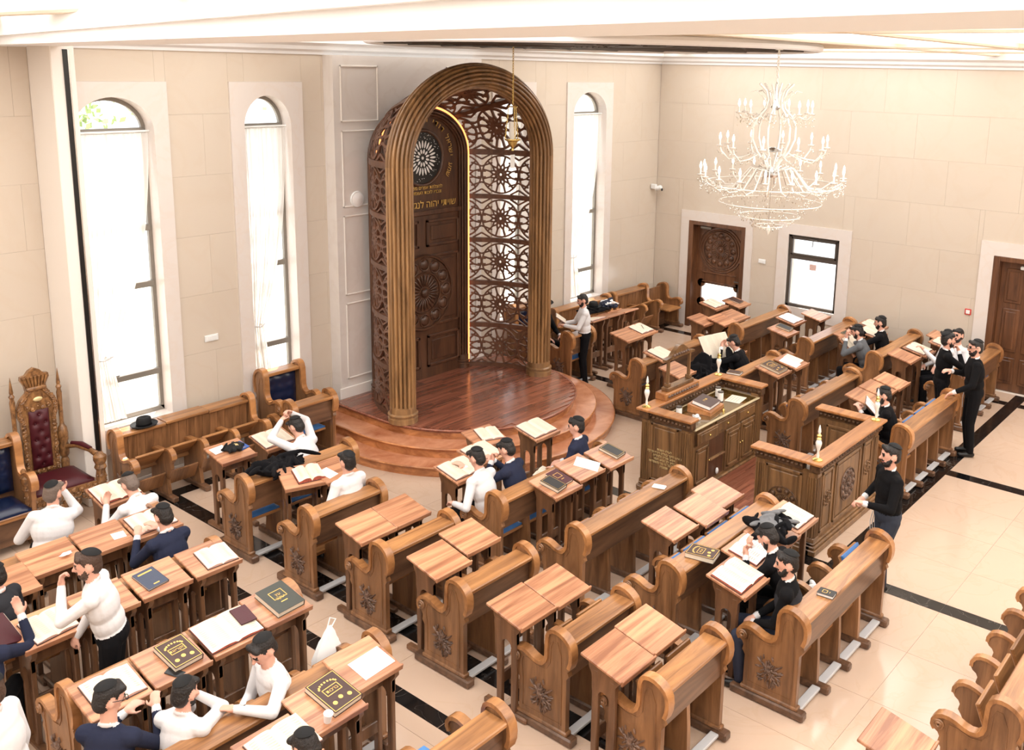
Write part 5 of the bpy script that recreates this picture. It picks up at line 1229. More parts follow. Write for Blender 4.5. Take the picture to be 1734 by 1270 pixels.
# books on pew rails
def onrail(o, x, yv, rz, z=.926): o.location = (x, yv, z); o.rotation_euler = (0, 0, rz); return o
onrail(closed_book(.22, .29, .05, 'leather_brown', 'thick brown gilt book lying on a pew rail beside a blue cushion', deco='full', txt='שבת'), 7.42, 4.30, .2)
onrail(closed_book(.11, .15, .03, 'leather_black', 'small black prayer book with gilt gate on the rearmost centre pew rail', deco='box', page='paper_white'), 7.55, 3.09, .1)
onrail(closed_book(.16, .22, .03, 'leather_brown', 'small dark book on the pew rail behind the bimah', deco='edge', page='paper_white'), 12.62, 6.92, .2)
o = onrail(thing('phone_case', 'white phone case lying on a pew rail', 'phone'), 8.42, 5.48, .3); obj('body', MB().cbox(-.045, .045, -.075, .075, 0, .018, .006), 'plastic_white', o); obj('screen', MB().cbox(-.038, .038, -.066, .066, .018, .020, .001), 'paper_white', o)
# papers
def sheet(key, w, d, label, u=0, v=0, rz=0, dz=.001, mat='paper_white', lines=0):
    o = thing('paper_sheet', label, 'paper', (0, 0, 0), 0, 'loose papers'); obj('sheet', MB().box(-w/2, w/2, -d/2, d/2, 0, .0015), mat, o)
    if lines:
        m = MB()
        for i in range(lines): m.box(-w*.36, w*.36, d*.36-i*d*.72/lines-.003, d*.36-i*d*.72/lines, .0015, .002)
        obj('print_lines', m, 'wool_charcoal', o)
    if key: place(o, key, u, v, rz, dz)
    return o
sheet('A2', .12, .10, 'small white card on a bare desk', .13, -.06, -.1); sheet('D2', .30, .21, 'sheet of white paper on the aisle desk', .05, -.05, .05); sheet('q1b', .21, .29, 'white sheet on the desk before the first centre pew', .12, -.02, .5)
sheet('W1', .18, .13, 'white page beside the embroidered pouch', -.10, .08, .1); sheet('p2b', .14, .18, 'small white card on the desk of the man seen from behind', -.10, -.04, .2)
sheet('rgb', .22, .30, 'white ruled paper on the desk behind the bimah', -.08, -.02, .1); sheet('rgb', .20, .28, 'cream folder page beside the ruled paper', .12, .02, .1, .003, 'paper')
sheet('wr1', .30, .22, 'loose page on the desk before the window right of the ark', .02, -.16, .2, .004)
o = sheet(None, .30, .22, 'printed notice sheet lying on the glass of the bimah table', mat='paper', lines=4); o.location = (11.42, 6.22, .993); o.rotation_euler = (0, 0, .15)
# things on the bimah table
o = thing('book_stand', 'sloped wooden stand with a thick brown book on the bimah table', 'stand', (10.78, 6.32, .992), .12); obj('box', MB().prism([(-.17, 0), (.17, 0), (.17, .11), (-.17, .05)], -.22, .22, 'x'), 'bimah_top', o)
b = closed_book(.34, .27, .05, 'leather_brown', 'thick brown book with white page edges on the sloped stand', page='paper_white', txt='תורה'); b.location = (10.78, 6.32, 1.075); b.rotation_euler = (math.atan2(.06, .34), 0, .12)
def candle_jar(x, yv, label):
    o = thing('memorial_candle', label, 'candle', (x, yv, .992), 0, 'white memorial candles on the bimah'); obj('glass', MB().lathe([(.0, 0), (.038, 0), (.040, .01), (.040, .13), (.0, .13)], 18), 'wax', o, smooth=40); obj('lid', MB().lathe([(.0, .13), (.040, .13), (.040, .145), (.0, .145)], 18), 'alu_dark', o, smooth=40); obj('foot', MB().lathe([(.0, 0), (.041, 0), (.041, .012), (.0, .012)], 18), 'alu_dark', o)
candle_jar(10.30, 6.44, 'white memorial candle left of the book stand'); candle_jar(11.20, 6.34, 'white memorial candle right of the book stand, nearer one'); candle_jar(11.34, 6.46, 'white memorial candle right of the book stand, farther one')
o = thing('crumpled_tissue', 'crumpled white tissue on the bimah table', 'tissue', (10.36, 6.20, .992)); rnd = random.Random(2); m = MB()
for k in range(14): R = Matrix.Rotation(rnd.uniform(0, 6), 3, 'Z') @ Matrix.Rotation(rnd.uniform(-1, 1), 3, 'X'); m.ell((rnd.uniform(-.04, .04), rnd.uniform(-.03, .03), .03+rnd.uniform(-.01, .02)), (.04, .008, .03), 7, 5, R)
obj('paper', m, 'paper_white', o)
o = thing('brass_bell', 'small brass handbell on the bimah table', 'bell', (10.88, 6.10, .992)); obj('bell', MB().lathe([(.0, 0), (.022, 0), (.018, .02), (.010, .035), (.0, .037)], 12), 'brass', o, smooth=50); obj('handle', MB().lathe([(.005, .035), (.006, .07), (.0, .08)], 8), 'brass', o, smooth=50)
# cup, phones, pouch, tissues
o = place(thing('paper_cup', 'white disposable cup on the desk with the ornate book', 'cup'), 'D1', -.09, -.155, 0); obj('wall', MB().lathe([(.0, 0), (.025, 0), (.033, .075), (.030, .075), (.023, .006), (.0, .006)], 18), 'paper_white', o, smooth=40); obj('rim', MB().tube([(.0325*math.cos(2*PI*i/18), .0325*math.sin(2*PI*i/18), .075) for i in range(18)], .003, 6, closed=True), 'paper_white', o)
o = place(thing('phone', 'black phone beside the thick brown gilt book', 'phone'), 'C1', -.05, -.15, .5, .0); obj('body', MB().cbox(-.035, .035, -.07, .07, 0, .009, .003), 'plastic_black', o); obj('screen', MB().box(-.031, .031, -.062, .062, .009, .0095), 'black_gloss', o)
o = place(thing('pencil', 'dark pencil lying across an open book right of the ark', 'pencil'), 'rf1b', .03, 0, .9, .032); obj('shaft', MB().tube([(-.09, 0, .004), (.08, 0, .004)], .004, 6), 'plastic_black', o); obj('tip', MB().tube([(.08, 0, .004), (.10, 0, .004)], [.004, .0005], 6), 'wax', o)
def lump(mb, c, ax, seed, n=44):
    rnd = random.Random(seed)
    for k in range(n):
        p = Vector((rnd.gauss(0, .42), rnd.gauss(0, .42), rnd.gauss(0, .3))); R = Matrix.Rotation(rnd.uniform(0, 6), 3, 'Z') @ Matrix.Rotation(rnd.uniform(-.5, .5), 3, 'X')
        mb.ell((c[0]+p.x*ax[0], c[1]+p.y*ax[1], c[2]+abs(p.z)*ax[2]), (ax[0]*rnd.uniform(.35, .65), ax[1]*rnd.uniform(.10, .22), ax[2]*rnd.uniform(.30, .55)), 9, 6, R)
    return mb
def remeshed(mb, voxel, smooth_it=4):
    me = mb.mesh('tmp', 'skin'); t = bpy.data.objects.new('tmp', me); COL.objects.link(t)
    md = t.modifiers.new('r', 'REMESH'); md.mode = 'VOXEL'; md.voxel_size = voxel
    if smooth_it: s = t.modifiers.new('s', 'SMOOTH'); s.factor = .5; s.iterations = smooth_it
    dg = bpy.context.evaluated_depsgraph_get(); out = bpy.data.meshes.new_from_object(t.evaluated_get(dg)); bpy.data.objects.remove(t); bpy.data.meshes.remove(me)
    out.polygons.foreach_set('use_smooth', [True]*len(out.polygons)); out.materials.clear(); return out
def cloth_pile(name, label, cat, loc, ax, seed, mat, rz=0, extra=None):
    o = thing(name, label, cat, loc, rz); me = remeshed(lump(MB(), (0, 0, ax[2]*.25), ax, seed).ell((0, 0, ax[2]*.3), (ax[0]*.85, ax[1]*.8, ax[2]*.45), 14, 10), .009, 2); me.materials.append(MATS[mat]); link('cloth', me, o)
    if extra: m2 = remeshed(lump(MB(), (ax[0]*.1, 0, ax[2]*.75), (ax[0]*.8, ax[1]*.8, ax[2]*.6), seed+9), .009, 2); m2.materials.append(MATS[extra]); link('upper_fold', m2, o)
    return o
cloth_pile('folded_coat', 'black coat thrown over the first aisle pew rail', 'coat', (5.95, 9.02, .93), (.34, .17, .10), 3, 'cloth_black', .1)
cloth_pile('folded_jacket', 'folded grey and black jacket on a desk by the bimah', 'jacket', (8.23, 4.0, .97), (.22, .19, .10), 5, 'cloth_black', .1, 'jacket_grey')
cloth_pile('folded_coat', 'black coat under the hat on the desk right of the ark', 'coat', (14.06, 10.80, .95), (.24, .18, .08), 7, 'cloth_black', .1)
cloth_pile('bag', 'blue and white bag on the desk right of the ark', 'bag', (14.52, 10.80, .95), (.20, .15, .10), 12, 'cloth_navy', .1, 'paper_white')
cloth_pile('draped_coat', 'long black coat draped over a chair behind the bimah', 'coat', (12.80, 7.50, .46), (.50, .22, .46), 15, 'cloth_black', .2)
cloth_pile('plastic_bag', 'crumpled white plastic bag on the pew seat by the bimah', 'bag', (8.05, 3.42, .50), (.16, .14, .10), 21, 'paper_white', .3)
o = thing('white_bag', 'white plastic bag hanging at the aisle end of the fourth left pew', 'bag', (4.40, 6.12, .42)); m = MB(); rnd = random.Random(4); n = 22; vs = []; prof = [(.02, 0), (.09, .01), (.12, .08), (.125, .16), (.11, .24), (.085, .30), (.06, .34), (.05, .38), (.02, .43)]
for k, (rr, zz) in enumerate(prof):
    for j in range(n): w_ = 2*PI*j/n; q = rr*(1+.13*math.sin(w_*5+k*.7)+.09*math.sin(w_*9-k)); vs.append((q*math.cos(w_)+.03*(zz/.4)**2, q*.7*math.sin(w_), zz))
m.add(vs, [(i*n+j, i*n+(j+1) % n, (i+1)*n+(j+1) % n, (i+1)*n+j) for i in range(len(prof)-1) for j in range(n)]+[tuple(range(n-1, -1, -1)), tuple(range((len(prof)-1)*n, len(prof)*n))]); obj('sack', m, 'paper_white', o, smooth=50)
m = MB(); m.tube([(.01, 0, .42), (.05, .01, .50), (.10, .0, .47), (.06, 0, .42)], .006, 6); obj('handle', m, 'paper_white', o)
cloth_pile('cloth_pouch', 'black velvet pouch with a silver crest on the wall desk', 'pouch', (5.86, 9.84, .96), (.13, .10, .06), 25, 'felt_black', .4)
o = place(thing('pouch_crest', 'round silver embroidered crest on the black pouch', 'crest'), 'W1', .055, -.015, 0, .062); obj('ring', MB().tube([(.03*math.cos(2*PI*i/14), .03*math.sin(2*PI*i/14), 0) for i in range(14)], .006, 5, closed=True), 'gilt_pale', o); obj('shield', MB().ell((0, 0, 0), (.018, .018, .008), 10, 6), 'gilt_pale', o)
CB('W1', .13, .17, .012, 'leather_blue', 'bright blue booklet beside the embroidered pouch', .15, .02, .2, deco='bars')
cloth_pile('crumpled_tissue', 'crumpled white tissue on the desk behind the big man in white', 'tissue', (3.46, 8.78, .955), (.05, .03, .02), 31, 'paper_white', .2)
def hat(loc, label, rz=0, mat='felt_black'):
    o = thing('black_hat', label, 'hat', loc, rz, 'black felt hats'); vs = []
    obj('brim', MB().lathe([(.0, .012), (.10, .010), (.16, .016), (.175, .03), (.172, .034), (.155, .022), (.10, .018), (.0, .02)], 28, sy=.88), mat, o, smooth=60)
    obj('crown', MB().lathe([(.097, .014), (.098, .05), (.094, .09), (.085, .115), (.06, .122), (.03, .108), (.0, .104)], 24, sy=.9), mat, o, smooth=60)
    obj('band', MB().lathe([(.100, .018), (.101, .045), (.0, .045), (.0, .018)], 24, sy=.9), 'black_gloss', o, smooth=40); return o
hat((5.58, 11.43, .925), 'dark felt hat on the stall ledge under the leftmost window', .3); hat((14.08, 10.82, 1.02), 'black felt hat on the folded coat right of the ark', .4)
# footrest-like blue stool in the lower left and loose cushion
o = thing('blue_folder', 'bright blue seat cushion lying flat on the pew in the left block', 'cushion', (4.06, 4.60, .455), .0); link('pad', cushion_mesh(.46, .40, .05, 'blue_pale'), o)
o = thing('low_table', 'small wooden step under the second aisle pew', 'table', (5.95, 8.33, 0)); obj('top', MB().cbox(-.22, .22, -.16, .16, .20, .245, .006), 'pew_h', o)
for sx in (-1, 1): obj('leg', MB().cbox(sx*.19-.02, sx*.19+.02, -.14, .14, 0, .20, .005), 'pew_dark', o)
o = tag(link('maroon_book', None), 'maroon book held by the man at the left edge', 'book'); o.location = (2.52, 7.80, 1.02); o.rotation_euler = (.5, .3, .3); obj('cover', MB().cbox(-.12, .12, -.16, .16, 0, .03, .003), 'leather_maroon', o); obj('page_block', MB().box(-.115, .124, -.15, .15, .004, .026), 'paper', o)
bk = open_book(.26, .20, .02, label='small open book in the hands of the man standing right of the ark', cover='leather_black'); bk.location = (12.62, 10.42, 1.16); bk.rotation_euler = (.6, 0, .7)
bk = open_book(.34, .26, .015, label='open booklet in the hands of the man behind the bimah rail', cover='leather_black', page='paper_white'); bk.location = (12.28, 4.60, 1.04); bk.rotation_euler = (.8, 0, .35)
bk = open_book(.30, .24, .02, label='open book on the lap of the man in a navy sweater at the steps'); bk.location = (8.32, 7.05, .64); bk.rotation_euler = (.25, 0, .3)
# ------------------------------------------------------------------ people
V3 = lambda *a: np.array(a, float)
def Rz(a): c, s = math.cos(a), math.sin(a); return np.array([[c, -s, 0], [s, c, 0], [0, 0, 1.]])
def Rx(a): c, s = math.cos(a), math.sin(a); return np.array([[1, 0, 0], [0, c, -s], [0, s, c.real]])
def Ry(a): c, s = math.cos(a), math.sin(a); return np.array([[c, 0, s], [0, 1, 0], [-s, 0, c]])
def unit(v): return v/(np.linalg.norm(v)+1e-9)
class Body:
    """closed primitives that are fused into one surface; each carries a material label"""
    def __init__(s): s.mb = MB(); s.prims = []
    def cap(s, a, b, r0, r1, lab, bias=0.0):
        a = np.array(a, float); b = np.array(b, float); d = b-a; L = np.linalg.norm(d); d = d/(L+1e-9)
        pts = []; rr = []
        for t in (-1, -.8, -.5): pts.append(a+d*r0*t); rr.append(r0*math.sqrt(max(1-t*t, .0025)))
        pts.append(a); rr.append(r0); pts.append(b); rr.append(r1)
        for t in (.5, .8, 1): pts.append(b+d*r1*t); rr.append(r1*math.sqrt(max(1-t*t, .0025)))
        s.mb.tube([tuple(p) for p in pts], rr, 10); s.prims.append(('c', a, b, r0, r1, lab, bias))
    def ell(s, c, ax, R, lab, bias=0.0):
        c = np.array(c, float); s.mb.ell(tuple(c), ax, 16, 12, Matrix(R.tolist())); s.prims.append(('e', c, np.array(ax, float), R, None, lab, bias))
    def labels(s, P):
        best = np.full(len(P), 1e9); lab = np.zeros(len(P), int)
        for pr in s.prims:
            if pr[0] == 'c':
                a, b, r0, r1 = pr[1:5]; d = b-a; L2 = d@d+1e-9; t = np.clip((P-a)@d/L2, 0, 1); q = np.linalg.norm(P-(a+t[:, None]*d), axis=1)-(r0+(r1-r0)*t)
            else:
                c, ax, R = pr[1:4]; loc = (P-c)@R; k = np.linalg.norm(loc/ax, axis=1); q = (k-1)*ax.min()
            q = q-pr[6]; m = q < best; best[m] = q[m]; lab[m] = pr[5]
        return lab
SK, TOP, BOT, HAIR, SHOE, COLLAR, EYE, LIP, VEST = range(9)
def ik(a, t, l1, l2, pole):
    d = t-a; L = np.linalg.norm(d)
    if L > (l1+l2)*.985: t = a+d/L*(l1+l2)*.985; d = t-a; L = np.linalg.norm(d)
    u = d/L; x = (l1*l1-l2*l2+L*L)/(2*L); h = math.sqrt(max(l1*l1-x*x, 0)); p = pole-(pole@u)*u; return a+u*x+unit(p)*h, t
def hand(B, w, f, n, side, curl):
    """w wrist, f finger direction, n back-of-hand normal, side +1 when the thumb lies along +s"""
    f = unit(f); n = unit(n-(n@f)*f); s = np.cross(f, n)*side
    R = np.stack([s, f, n], 1)
    B.ell(w+f*.045, (.040, .052, .017), R, SK); B.cap(w-f*.01, w+f*.03, .026, .030, SK)
    for i, (ln, k) in enumerate(((.040, .028), (.044, .0095), (.041, -.0095), (.033, -.028))):
        b0 = w+f*(.085-.006*abs(i-1))+s*k*1.05; d1 = unit(f*math.cos(curl)-n*math.sin(curl)); d2 = unit(f*math.cos(curl*2.2)-n*math.sin(curl*2.2))
        B.cap(b0, b0+d1*ln, .0095, .0088, SK); B.cap(b0+d1*ln, b0+d1*ln+d2*ln*.8, .0088, .0078, SK)
    t0 = w+f*.028+s*.034; t1 = t0+unit(f*.7+s*.75-n*.3)*.038; B.cap(t0, t1, .012, .0105, SK); B.cap(t1, t1+unit(f*.95+s*.2-n*.35)*.032, .0105, .009, SK)
HEADS = {}
def person(key, label, loc, yaw, pose='sit', top='cotton_white', bot='cloth_black', hair='hair_black', lean=.2, side=0.0, twist=0.0, hyaw=0.0, hpitch=.3, rh=None, lh=None, curl=.5,
           collar=True, kippah=True, beard=False, lpole=None, rpole=None, scale=1.0, headwear=None, knees=None, vest=None, hz=0.0, seat=.50, tzitzit=False, glasses=False, thin=1.0, hbare=False):
    B = Body(); r = math.radians; yawr, twist, hyaw = r(yaw), r(twist), r(hyaw)
    zh = seat+.075 if pose == 'sit' else .93
    P = V3(0, 0, zh)
    d = Rx(-lean) @ Ry(side) @ V3(0, 0, 1); d = unit(d)
    RT = Rz(twist) @ Ry(side) @ Rx(-lean)
    ch = P+d*.30; nk = P+d*.49; T = thin
    B.ell(P+d*.02, (.165*T, .125*T, .13), Ry(side), BOT, .0); B.ell(P+d*.14, (.158*T, .122*T, .15), RT, TOP, .012); B.ell(P+d*.30, (.172*T, .125*T, .19), RT, TOP, .012); B.ell(P+d*.40, (.165*T, .105*T, .12), RT, TOP, .012)
    sl = nk-d*.055+RT @ V3(-.165, 0, 0); sr = nk-d*.055+RT @ V3(.165, 0, 0)
    B.cap(sl, sr, .066, .066, TOP); B.cap(nk-d*.03+RT @ V3(-.06, 0, 0), nk-d*.03+RT @ V3(.06, 0, 0), .06, .06, TOP)
    if vest:
        B.ell(P+d*.27+RT @ V3(0, -.006, 0), (.176*T, .128*T, .215), RT, VEST, .02)
    # head
    hd = unit(d*.6+V3(0, 0, .4)+RT @ V3(0, .25*math.sin(min(hpitch, 1.0)), 0)); RH = Rz(twist+hyaw) @ Ry(side*.6) @ Rx(-hpitch)
    hc = nk+hd*.175+V3(0, 0, hz); B.cap(nk-d*.02, hc-hd*.05, .058, .054, SK)
    H = lambda x, y, z: hc+RH @ V3(x, y, z)
    B.ell(hc+RH @ V3(0, .004, .012), (.074, .094, .100), RH, SK); B.ell(H(0, .028, -.050), (.056, .062, .062), RH, SK)
    B.ell(H(0, -.014, .026), (.0795, .096, .096), RH, HAIR, 0.0); B.ell(H(0, -.045, -.02), (.072, .058, .075), RH, HAIR)
    B.cap(H(-.05, .055, .082), H(.05, .055, .082), .026, .026, HAIR)
    B.cap(H(0, .094, .012), H(0, .112, -.018), .010, .014, SK, .004)
    for s in (-1, 1):
        B.ell(H(s*.079, -.006, -.012), (.011, .019, .030), RH, SK, .010); B.ell(H(s*.031, .088, .014), (.013, .008, .007), RH, EYE, .003); B.cap(H(s*.015, .093, .034), H(s*.046, .084, .034), .006, .005, HAIR, .003)
    B.cap(H(-.020, .088, -.052), H(.020, .088, -.052), .007, .007, LIP, .003)
    if beard:
        B.ell(H(0, .046, -.080), (.054, .050, .040), RH, HAIR, .004)
        for s in (-1, 1): B.cap(H(s*.070, .012, -.025), H(s*.050, .050, -.075), .016, .022, HAIR, .004)
        B.cap(H(-.026, .092, -.040), H(.026, .092, -.040), .006, .006, HAIR, .004)
    if collar:
        for i in range(10):
            a0, a1 = 2*PI*i/10, 2*PI*(i+1)/10; q = lambda a: nk+d*.012+RT @ V3(.062*math.cos(a), .060*math.sin(a)+.004, .012-.022*math.sin(a)); B.cap(q(a0), q(a1), .0095, .0095, COLLAR, .005)
    # arms
    def arm(sh, tgt, s):
        tgt = np.array(tgt, float); pl = V3(s*.75, -.35, -.9) if tgt[2] < sh[2]-.06 else (V3(s*.55, .25, -.9) if tgt[2] < sh[2]+.20 else V3(s*1.0, .35, .1)); ov = rpole if s > 0 else lpole; pl = V3(*ov) if ov else pl; el, w = ik(sh, tgt, .285, .255, RT @ pl); f = unit(w-el)
        B.cap(sh, el, .058*T, .047*T, TOP); B.cap(el, w-f*.015, .047*T, .034, TOP); B.cap(w-f*.014, w-f*.002, .0355, .0345, COLLAR if top != 'cotton_white' else TOP, .002)
        up = unit(RT @ V3(-s*.35, -.1, 1.0)); nrm = up if abs(up @ f) < .92 else RT @ V3(0, 1, 0)
        hand(B, w+f*.012, f, nrm, -s, curl); return w
    dflt = {'sit': ((.16, .36, zh+.14), (-.16, .36, zh+.14)), 'stand': ((.24, .08, .84), (-.24, .08, .84))}[pose]
    arm(sr, rh if rh is not None else dflt[0], 1); arm(sl, lh if lh is not None else dflt[1], -1)
    # legs
    for s in (-1, 1):
        hp = P+V3(s*.092, 0, -.02)
        if pose == 'sit':
            kn = V3(s*.13, .44, .53) if not knees else np.array(knees[0 if s < 0 else 1][0], float); an = V3(s*.12, .40, .10) if not knees else np.array(knees[0 if s < 0 else 1][1], float)
        else: kn = V3(s*.10, .035, .50) if not knees else np.array(knees[0 if s < 0 else 1][0], float); an = V3(s*.10, -.01, .095) if not knees else np.array(knees[0 if s < 0 else 1][1], float)
        B.cap(hp, kn, .088*T, .064*T, BOT); B.cap(kn, an, .064*T, .050, BOT); fd = unit((kn-hp)*V3(1, 1, 0)+V3(0, .12, 0)); B.cap(an+V3(0, 0, -.055)-fd*.03, an+V3(0, 0, -.062)+fd*.14, .038, .032, SHOE)
    me = remeshed(B.mb, .0095, 2)
    co = np.empty(len(me.vertices)*3); me.vertices.foreach_get('co', co); co = co.reshape(-1, 3)
    ce = np.empty(len(me.polygons)*3); me.polygons.foreach_get('center', ce); ce = ce.reshape(-1, 3)
    lab = B.labels(ce)
    for mname in ('skin', top, bot, hair, 'shoe_black', 'cotton_white', 'eye_dark', 'lip', vest or top): me.materials.append(MATS[mname])
    me.polygons.foreach_set('material_index', lab.astype(np.int32)); me.update()
    zo = 0.0
    o = thing('person', label, 'person', (loc[0], loc[1], zo), yawr); o.scale = (scale,)*3
    me.name = 'body'; link('body', me, o)
    M4 = Matrix([list(RH[0])+[hc[0]], list(RH[1])+[hc[1]], list(RH[2])+[hc[2]], [0, 0, 0, 1]])
    if kippah:
        vs = []; fs = []; nr, na = 7, 24; amax = math.radians(44)
        for lay in (1.0, .955):
            for i in range(nr+1):
                t = amax*i/nr
                for j in range(na): w = 2*PI*j/na; vs.append((.0885*lay*math.sin(t)*math.cos(w), .108*lay*math.sin(t)*math.sin(w), .112*lay*math.cos(t)))
        n1 = (nr+1)*na
        for i in range(nr):
            for j in range(na):
                a, b, c, e = i*na+j, i*na+(j+1) % na, (i+1)*na+(j+1) % na, (i+1)*na+j; fs += [(a, e, c, b), (n1+a, n1+b, n1+c, n1+e)]
        for j in range(na): a = nr*na+j; b = nr*na+(j+1) % na; fs.append((a, n1+a, n1+b, b))
        m = MB().add(vs, fs); m.xf(M4 @ Matrix.Translation((0, -.016, .020)) @ Matrix.Rotation(.42, 4, 'X')); obj('kippah', m, 'felt_black', o, smooth=60)
    if headwear == 'hat':
        m = MB(); m.lathe([(.0, .012), (.10, .010), (.16, .016), (.175, .03), (.172, .034), (.155, .022), (.10, .018), (.0, .02)], 28); m.lathe([(.092, .014), (.094, .06), (.09, .11), (.06, .13), (.0, .12)], 24); m.xf(M4 @ Matrix.Translation((0, -.012, .065)) @ Matrix.Rotation(.15, 4, 'X')); obj('hat', m, 'felt_black', o, smooth=60)
    if glasses:
        m = MB()
        for s in (-1, 1): m.tube([(s*.033+.022*math.cos(2*PI*i/14), .108, .012+.016*math.sin(2*PI*i/14)) for i in range(14)], .0028, 5, closed=True); m.tube([(s*.055, .106, .016), (s*.083, .05, .016), (s*.084, -.01, .012)], .0026, 5)
        m.tube([(-.011, .108, .014), (.011, .108, .014)], .0026, 5); m.xf(M4); obj('glasses', m, 'plastic_black', o)
    if tzitzit:
        for s in (1,):
            m = MB()
            for k in range(4): m.tube([(s*.13+.006*k, .10-.03*k, .92), (s*.15+.008*k, .11-.03*k, .80), (s*.145+.012*k, .10-.03*k, .66-.02*k)], .005, 5)
            obj('tassel_strings', m, 'cotton_white', o)
    HEADS[key] = (loc, hc); return o
SW, NV, CH, BK = 'wool_black', 'wool_navy', 'wool_charcoal', 'cloth_black'
# left block
person('A', 'big seated man in a white shirt with his hand at his beard, near the throne', (3.62, 9.52), -22, top='cotton_white', hair='hair_grey', lean=.22, side=.10, hyaw=-35, hpitch=.25, rh=(.16, .36, 1.12), lh=(-.15, .38, .78), beard=True, thin=1.14)
person('B', 'seated man in a white shirt bent over a big book before the throne', (4.45, 9.08), 8, hair='hair_grey', lean=.55, hpitch=.75, rh=(.18, .50, .92), lh=(-.18, .50, .92))
person('C', 'seated man in a blue-grey sweater seen from behind, left block aisle end', (4.20, 8.18), 5, top=NV, lean=.22, hpitch=.45, rh=(.12, .42, .96), lh=(-.12, .42, .96))
person('D', 'man standing in a white shirt, hand on cheek and elbow on a desk', (3.16, 7.25), 52, 'stand', hair='hair_brown', lean=.20, side=-.08, hyaw=12, hpitch=.18, rh=(.12, .30, .86), lh=(-.06, .33, 1.40), beard=True, tzitzit=True, thin=1.05, curl=1.1, bot=BK)
person('E', 'seated man in a charcoal suit at the left picture edge', (2.80, 8.22), 38, top=CH, lean=.25, hpitch=.3, hyaw=10)
person('F', 'man in a navy sweater pointing with one finger at the left picture edge', (2.25, 7.52), -35, top=NV, lean=.25, hpitch=.2, rh=(.22, .44, 1.10), lh=(.0, .44, .92), glasses=True, curl=.25)
person('G', 'man in a white shirt with his back turned in the lower left corner', (1.94, 6.12), 40, 'stand', lean=.10, hair='hair_brown', hpitch=.2, thin=1.12)
person('H', 'seated man in a navy sweater looking to the right, lower left', (2.48, 5.95), -55, top=NV, lean=.12, hyaw=-40, hpitch=.35, rh=(.14, .42, .95), lh=(-.1, .40, .9), glasses=True, hz=.03)
person('I', 'seated man in a white shirt with both hands raised to his face', (2.87, 5.74), -66, lean=.16, hyaw=0, hpitch=.35, rh=(.05, .20, 1.16), lh=(-.05, .22, 1.12), beard=True, curl=1.2, scale=.96)
person('J', 'seated man in a white shirt turned sideways with his hand on the pew rail', (3.72, 5.76), 82, bot='cloth_navy', lean=.20, side=-.05, hyaw=10, hpitch=.55, rh=(.04, .36, .68), lh=(-.22, .44, .975), lpole=(-1, 0, -.05), curl=.12, knees=(((-.14, .45, .54), (-.14, .44, .10)), ((.18, .42, .54), (.20, .40, .10))))
person('K', 'head of a seated man at the bottom edge of the picture', (3.20, 4.42), 5, top='cotton_white', lean=.4, hpitch=.6)
# aisle pews and centre
person('L', 'seated man in a white shirt clasping both hands over his bowed head', (6.52, 9.18), 12, lean=.42, hpitch=.65, rh=(.07, .40, 1.30), lh=(-.10, .42, 1.24), curl=.9, collar=True)
person('M', 'seated man in a white shirt seen from behind with wide shoulders, second aisle pew', (6.13, 8.02), 2, lean=.02, hpitch=.15, rh=(.18, .30, .62), lh=(-.24, .18, .60), thin=1.05)
person('N', 'seated man in a white shirt leaning over the leftmost book at the steps', (7.20, 6.92), 6, lean=.28, hpitch=.45, rh=(.16, .48, .96), lh=(-.24, .30, .72))
person('O', 'seated man in a navy sweater resting his head on his hand at the steps', (7.64, 6.84), 14, top=NV, lean=.30, hpitch=.5, rh=(.16, .46, .96), lh=(-.10, .34, 1.06), curl=1.2)
person('P', 'seated man in a navy sweater looking left toward the ark steps', (8.66, 6.76), 16, top=NV, lean=.14, hyaw=14, hpitch=.2, rh=(.10, .32, .70), lh=(-.15, .32, .70))
person('AA', 'seated man in black writing in a notebook by the bimah', (7.76, 3.52), 6, top=BK, lean=.42, hpitch=.65, rh=(.10, .46, .98), lh=(-.14, .42, .98), curl=1.0, beard=True)
person('BB', 'seated man in a charcoal vest over black looking left, hands on his lap', (7.32, 3.32), 22, top=SW, vest=CH, bot='cloth_navy', lean=.08, hyaw=12, hpitch=.18, rh=(.02, .30, .66), lh=(-.06, .31, .64), beard=True, curl=.8)
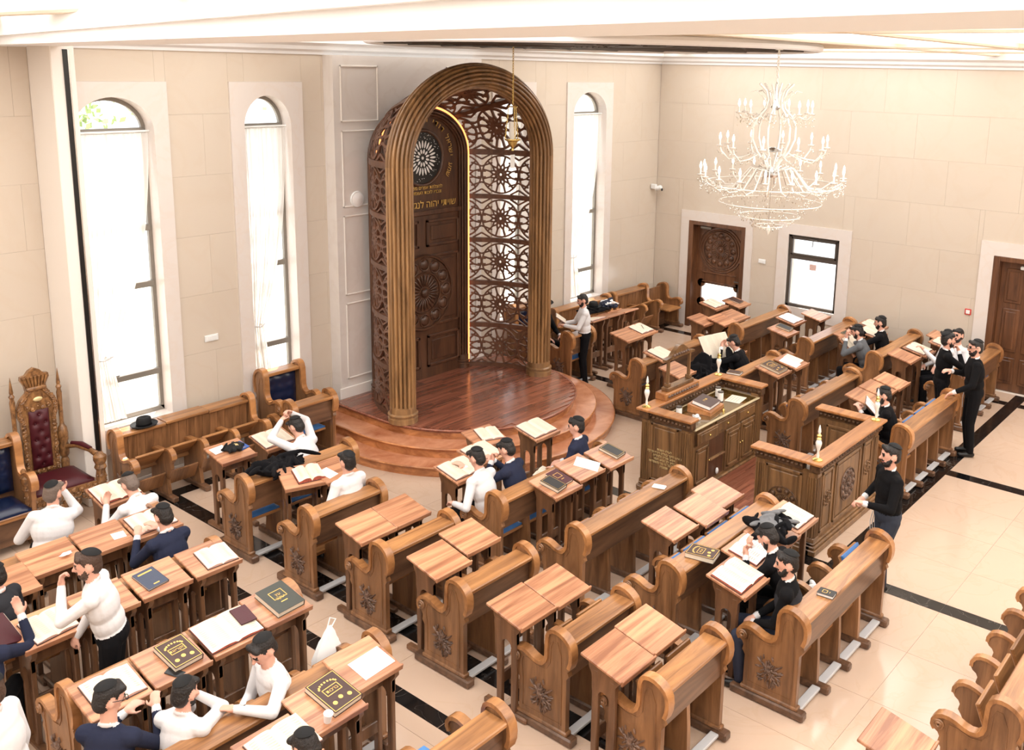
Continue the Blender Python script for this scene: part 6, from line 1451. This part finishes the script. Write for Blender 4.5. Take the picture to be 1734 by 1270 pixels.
# right side
person('Q', 'man standing in a white shirt reading a small book right of the ark', (12.86, 10.06), 48, 'stand', bot=BK, hair='hair_black', lean=.06, hpitch=.35, rh=(.10, .36, 1.14), lh=(-.10, .38, 1.14), kippah=False, beard=True, tzitzit=True, scale=.95, collar=True)
person('R', 'man in a black hat and dark suit seated beside the ark column', (12.86, 11.10), 175, top=BK, lean=.12, hpitch=.3, headwear='hat', kippah=False)
person('S', 'seated man in a black suit bent over a very large book', (13.40, 7.10), 12, top=BK, lean=.42, hpitch=.6, rh=(.20, .44, 1.02), lh=(-.16, .42, 1.10))
person('T', 'seated man in a grey jacket resting his face on his hands', (15.36, 5.88), 12, top='grey_cloth', lean=.35, hpitch=.4, rh=(.06, .40, 1.10), lh=(-.10, .38, 1.06), curl=1.1, beard=True)
person('U', 'bearded man in a black suit reading by the right wall', (16.08, 5.90), 14, top=BK, lean=.15, hpitch=.2, rh=(.12, .42, 1.02), lh=(-.18, .46, 1.06), beard=True)
person('V', 'standing man in a black sweater smiling with his hand at his chin', (14.40, 4.36), -150, 'stand', top=SW, bot=BK, lean=.05, hyaw=10, hpitch=.1, rh=(.04, .20, 1.42), lh=(.08, .24, 1.10), beard=True, curl=1.1)
person('W', 'man in a pale grey shirt seated behind the two talking men', (16.10, 4.66), 75, top='cotton_white', lean=.05, hpitch=.05, kippah=False, beard=True, hz=.02)
person('X', 'standing man in a black sweater seen from behind, holding a pew end', (14.12, 3.80), 28, 'stand', top=SW, bot=BK, lean=.06, hyaw=12, hpitch=.12, rh=(.16, .30, 1.18), lh=(-.26, .32, 1.00), beard=True, glasses=True, tzitzit=True, thin=1.08, scale=1.03)
person('XX', 'seated man reaching with a white sleeve to hold his book open', (15.98, 4.74), 35, top='cotton_white', bot='cloth_black', lean=.12, hpitch=.3, lh=(-.12, .46, 1.02), rh=(.1, .36, .70), curl=.7)
person('Y', 'seated man in black holding an open booklet behind the bimah rail', (12.40, 4.34), 20, top=BK, lean=.22, hpitch=.35, rh=(.10, .40, .98), lh=(-.10, .42, .98), beard=True)
person('Z', 'standing man in a black sweater and jeans beside the bimah rail', (9.42, 3.26), 48, 'stand', top=SW, bot='denim', lean=.05, side=-.02, hyaw=-6, hpitch=.08, rh=(.22, .16, 1.04), lh=(-.18, .36, 1.16), beard=True, curl=1.1, tzitzit=True, thin=1.06, scale=1.02, knees=(((-.12, .14, .50), (-.12, .22, .095)), ((.10, -.02, .50), (.10, -.06, .095))))
# watch on the sideways sitter
jo = [o for o in COL.objects if o.get('label', '').startswith('seated man in a white shirt turned sideways')][0]
m = MB(); m.tube([(-.235+.037*math.cos(2*PI*i/16), .40, .972+.037*math.sin(2*PI*i/16)) for i in range(16)], .008, 6, closed=True); w_ = obj('watch', m, 'leather_brown', jo, smooth=60)
obj('watch_face', MB().lathe([(.0, 0), (.02, 0), (.02, .008), (.0, .009)], 14).xf(Matrix.Translation((-.235, .40, 1.010))), 'plastic_white', w_, smooth=40)
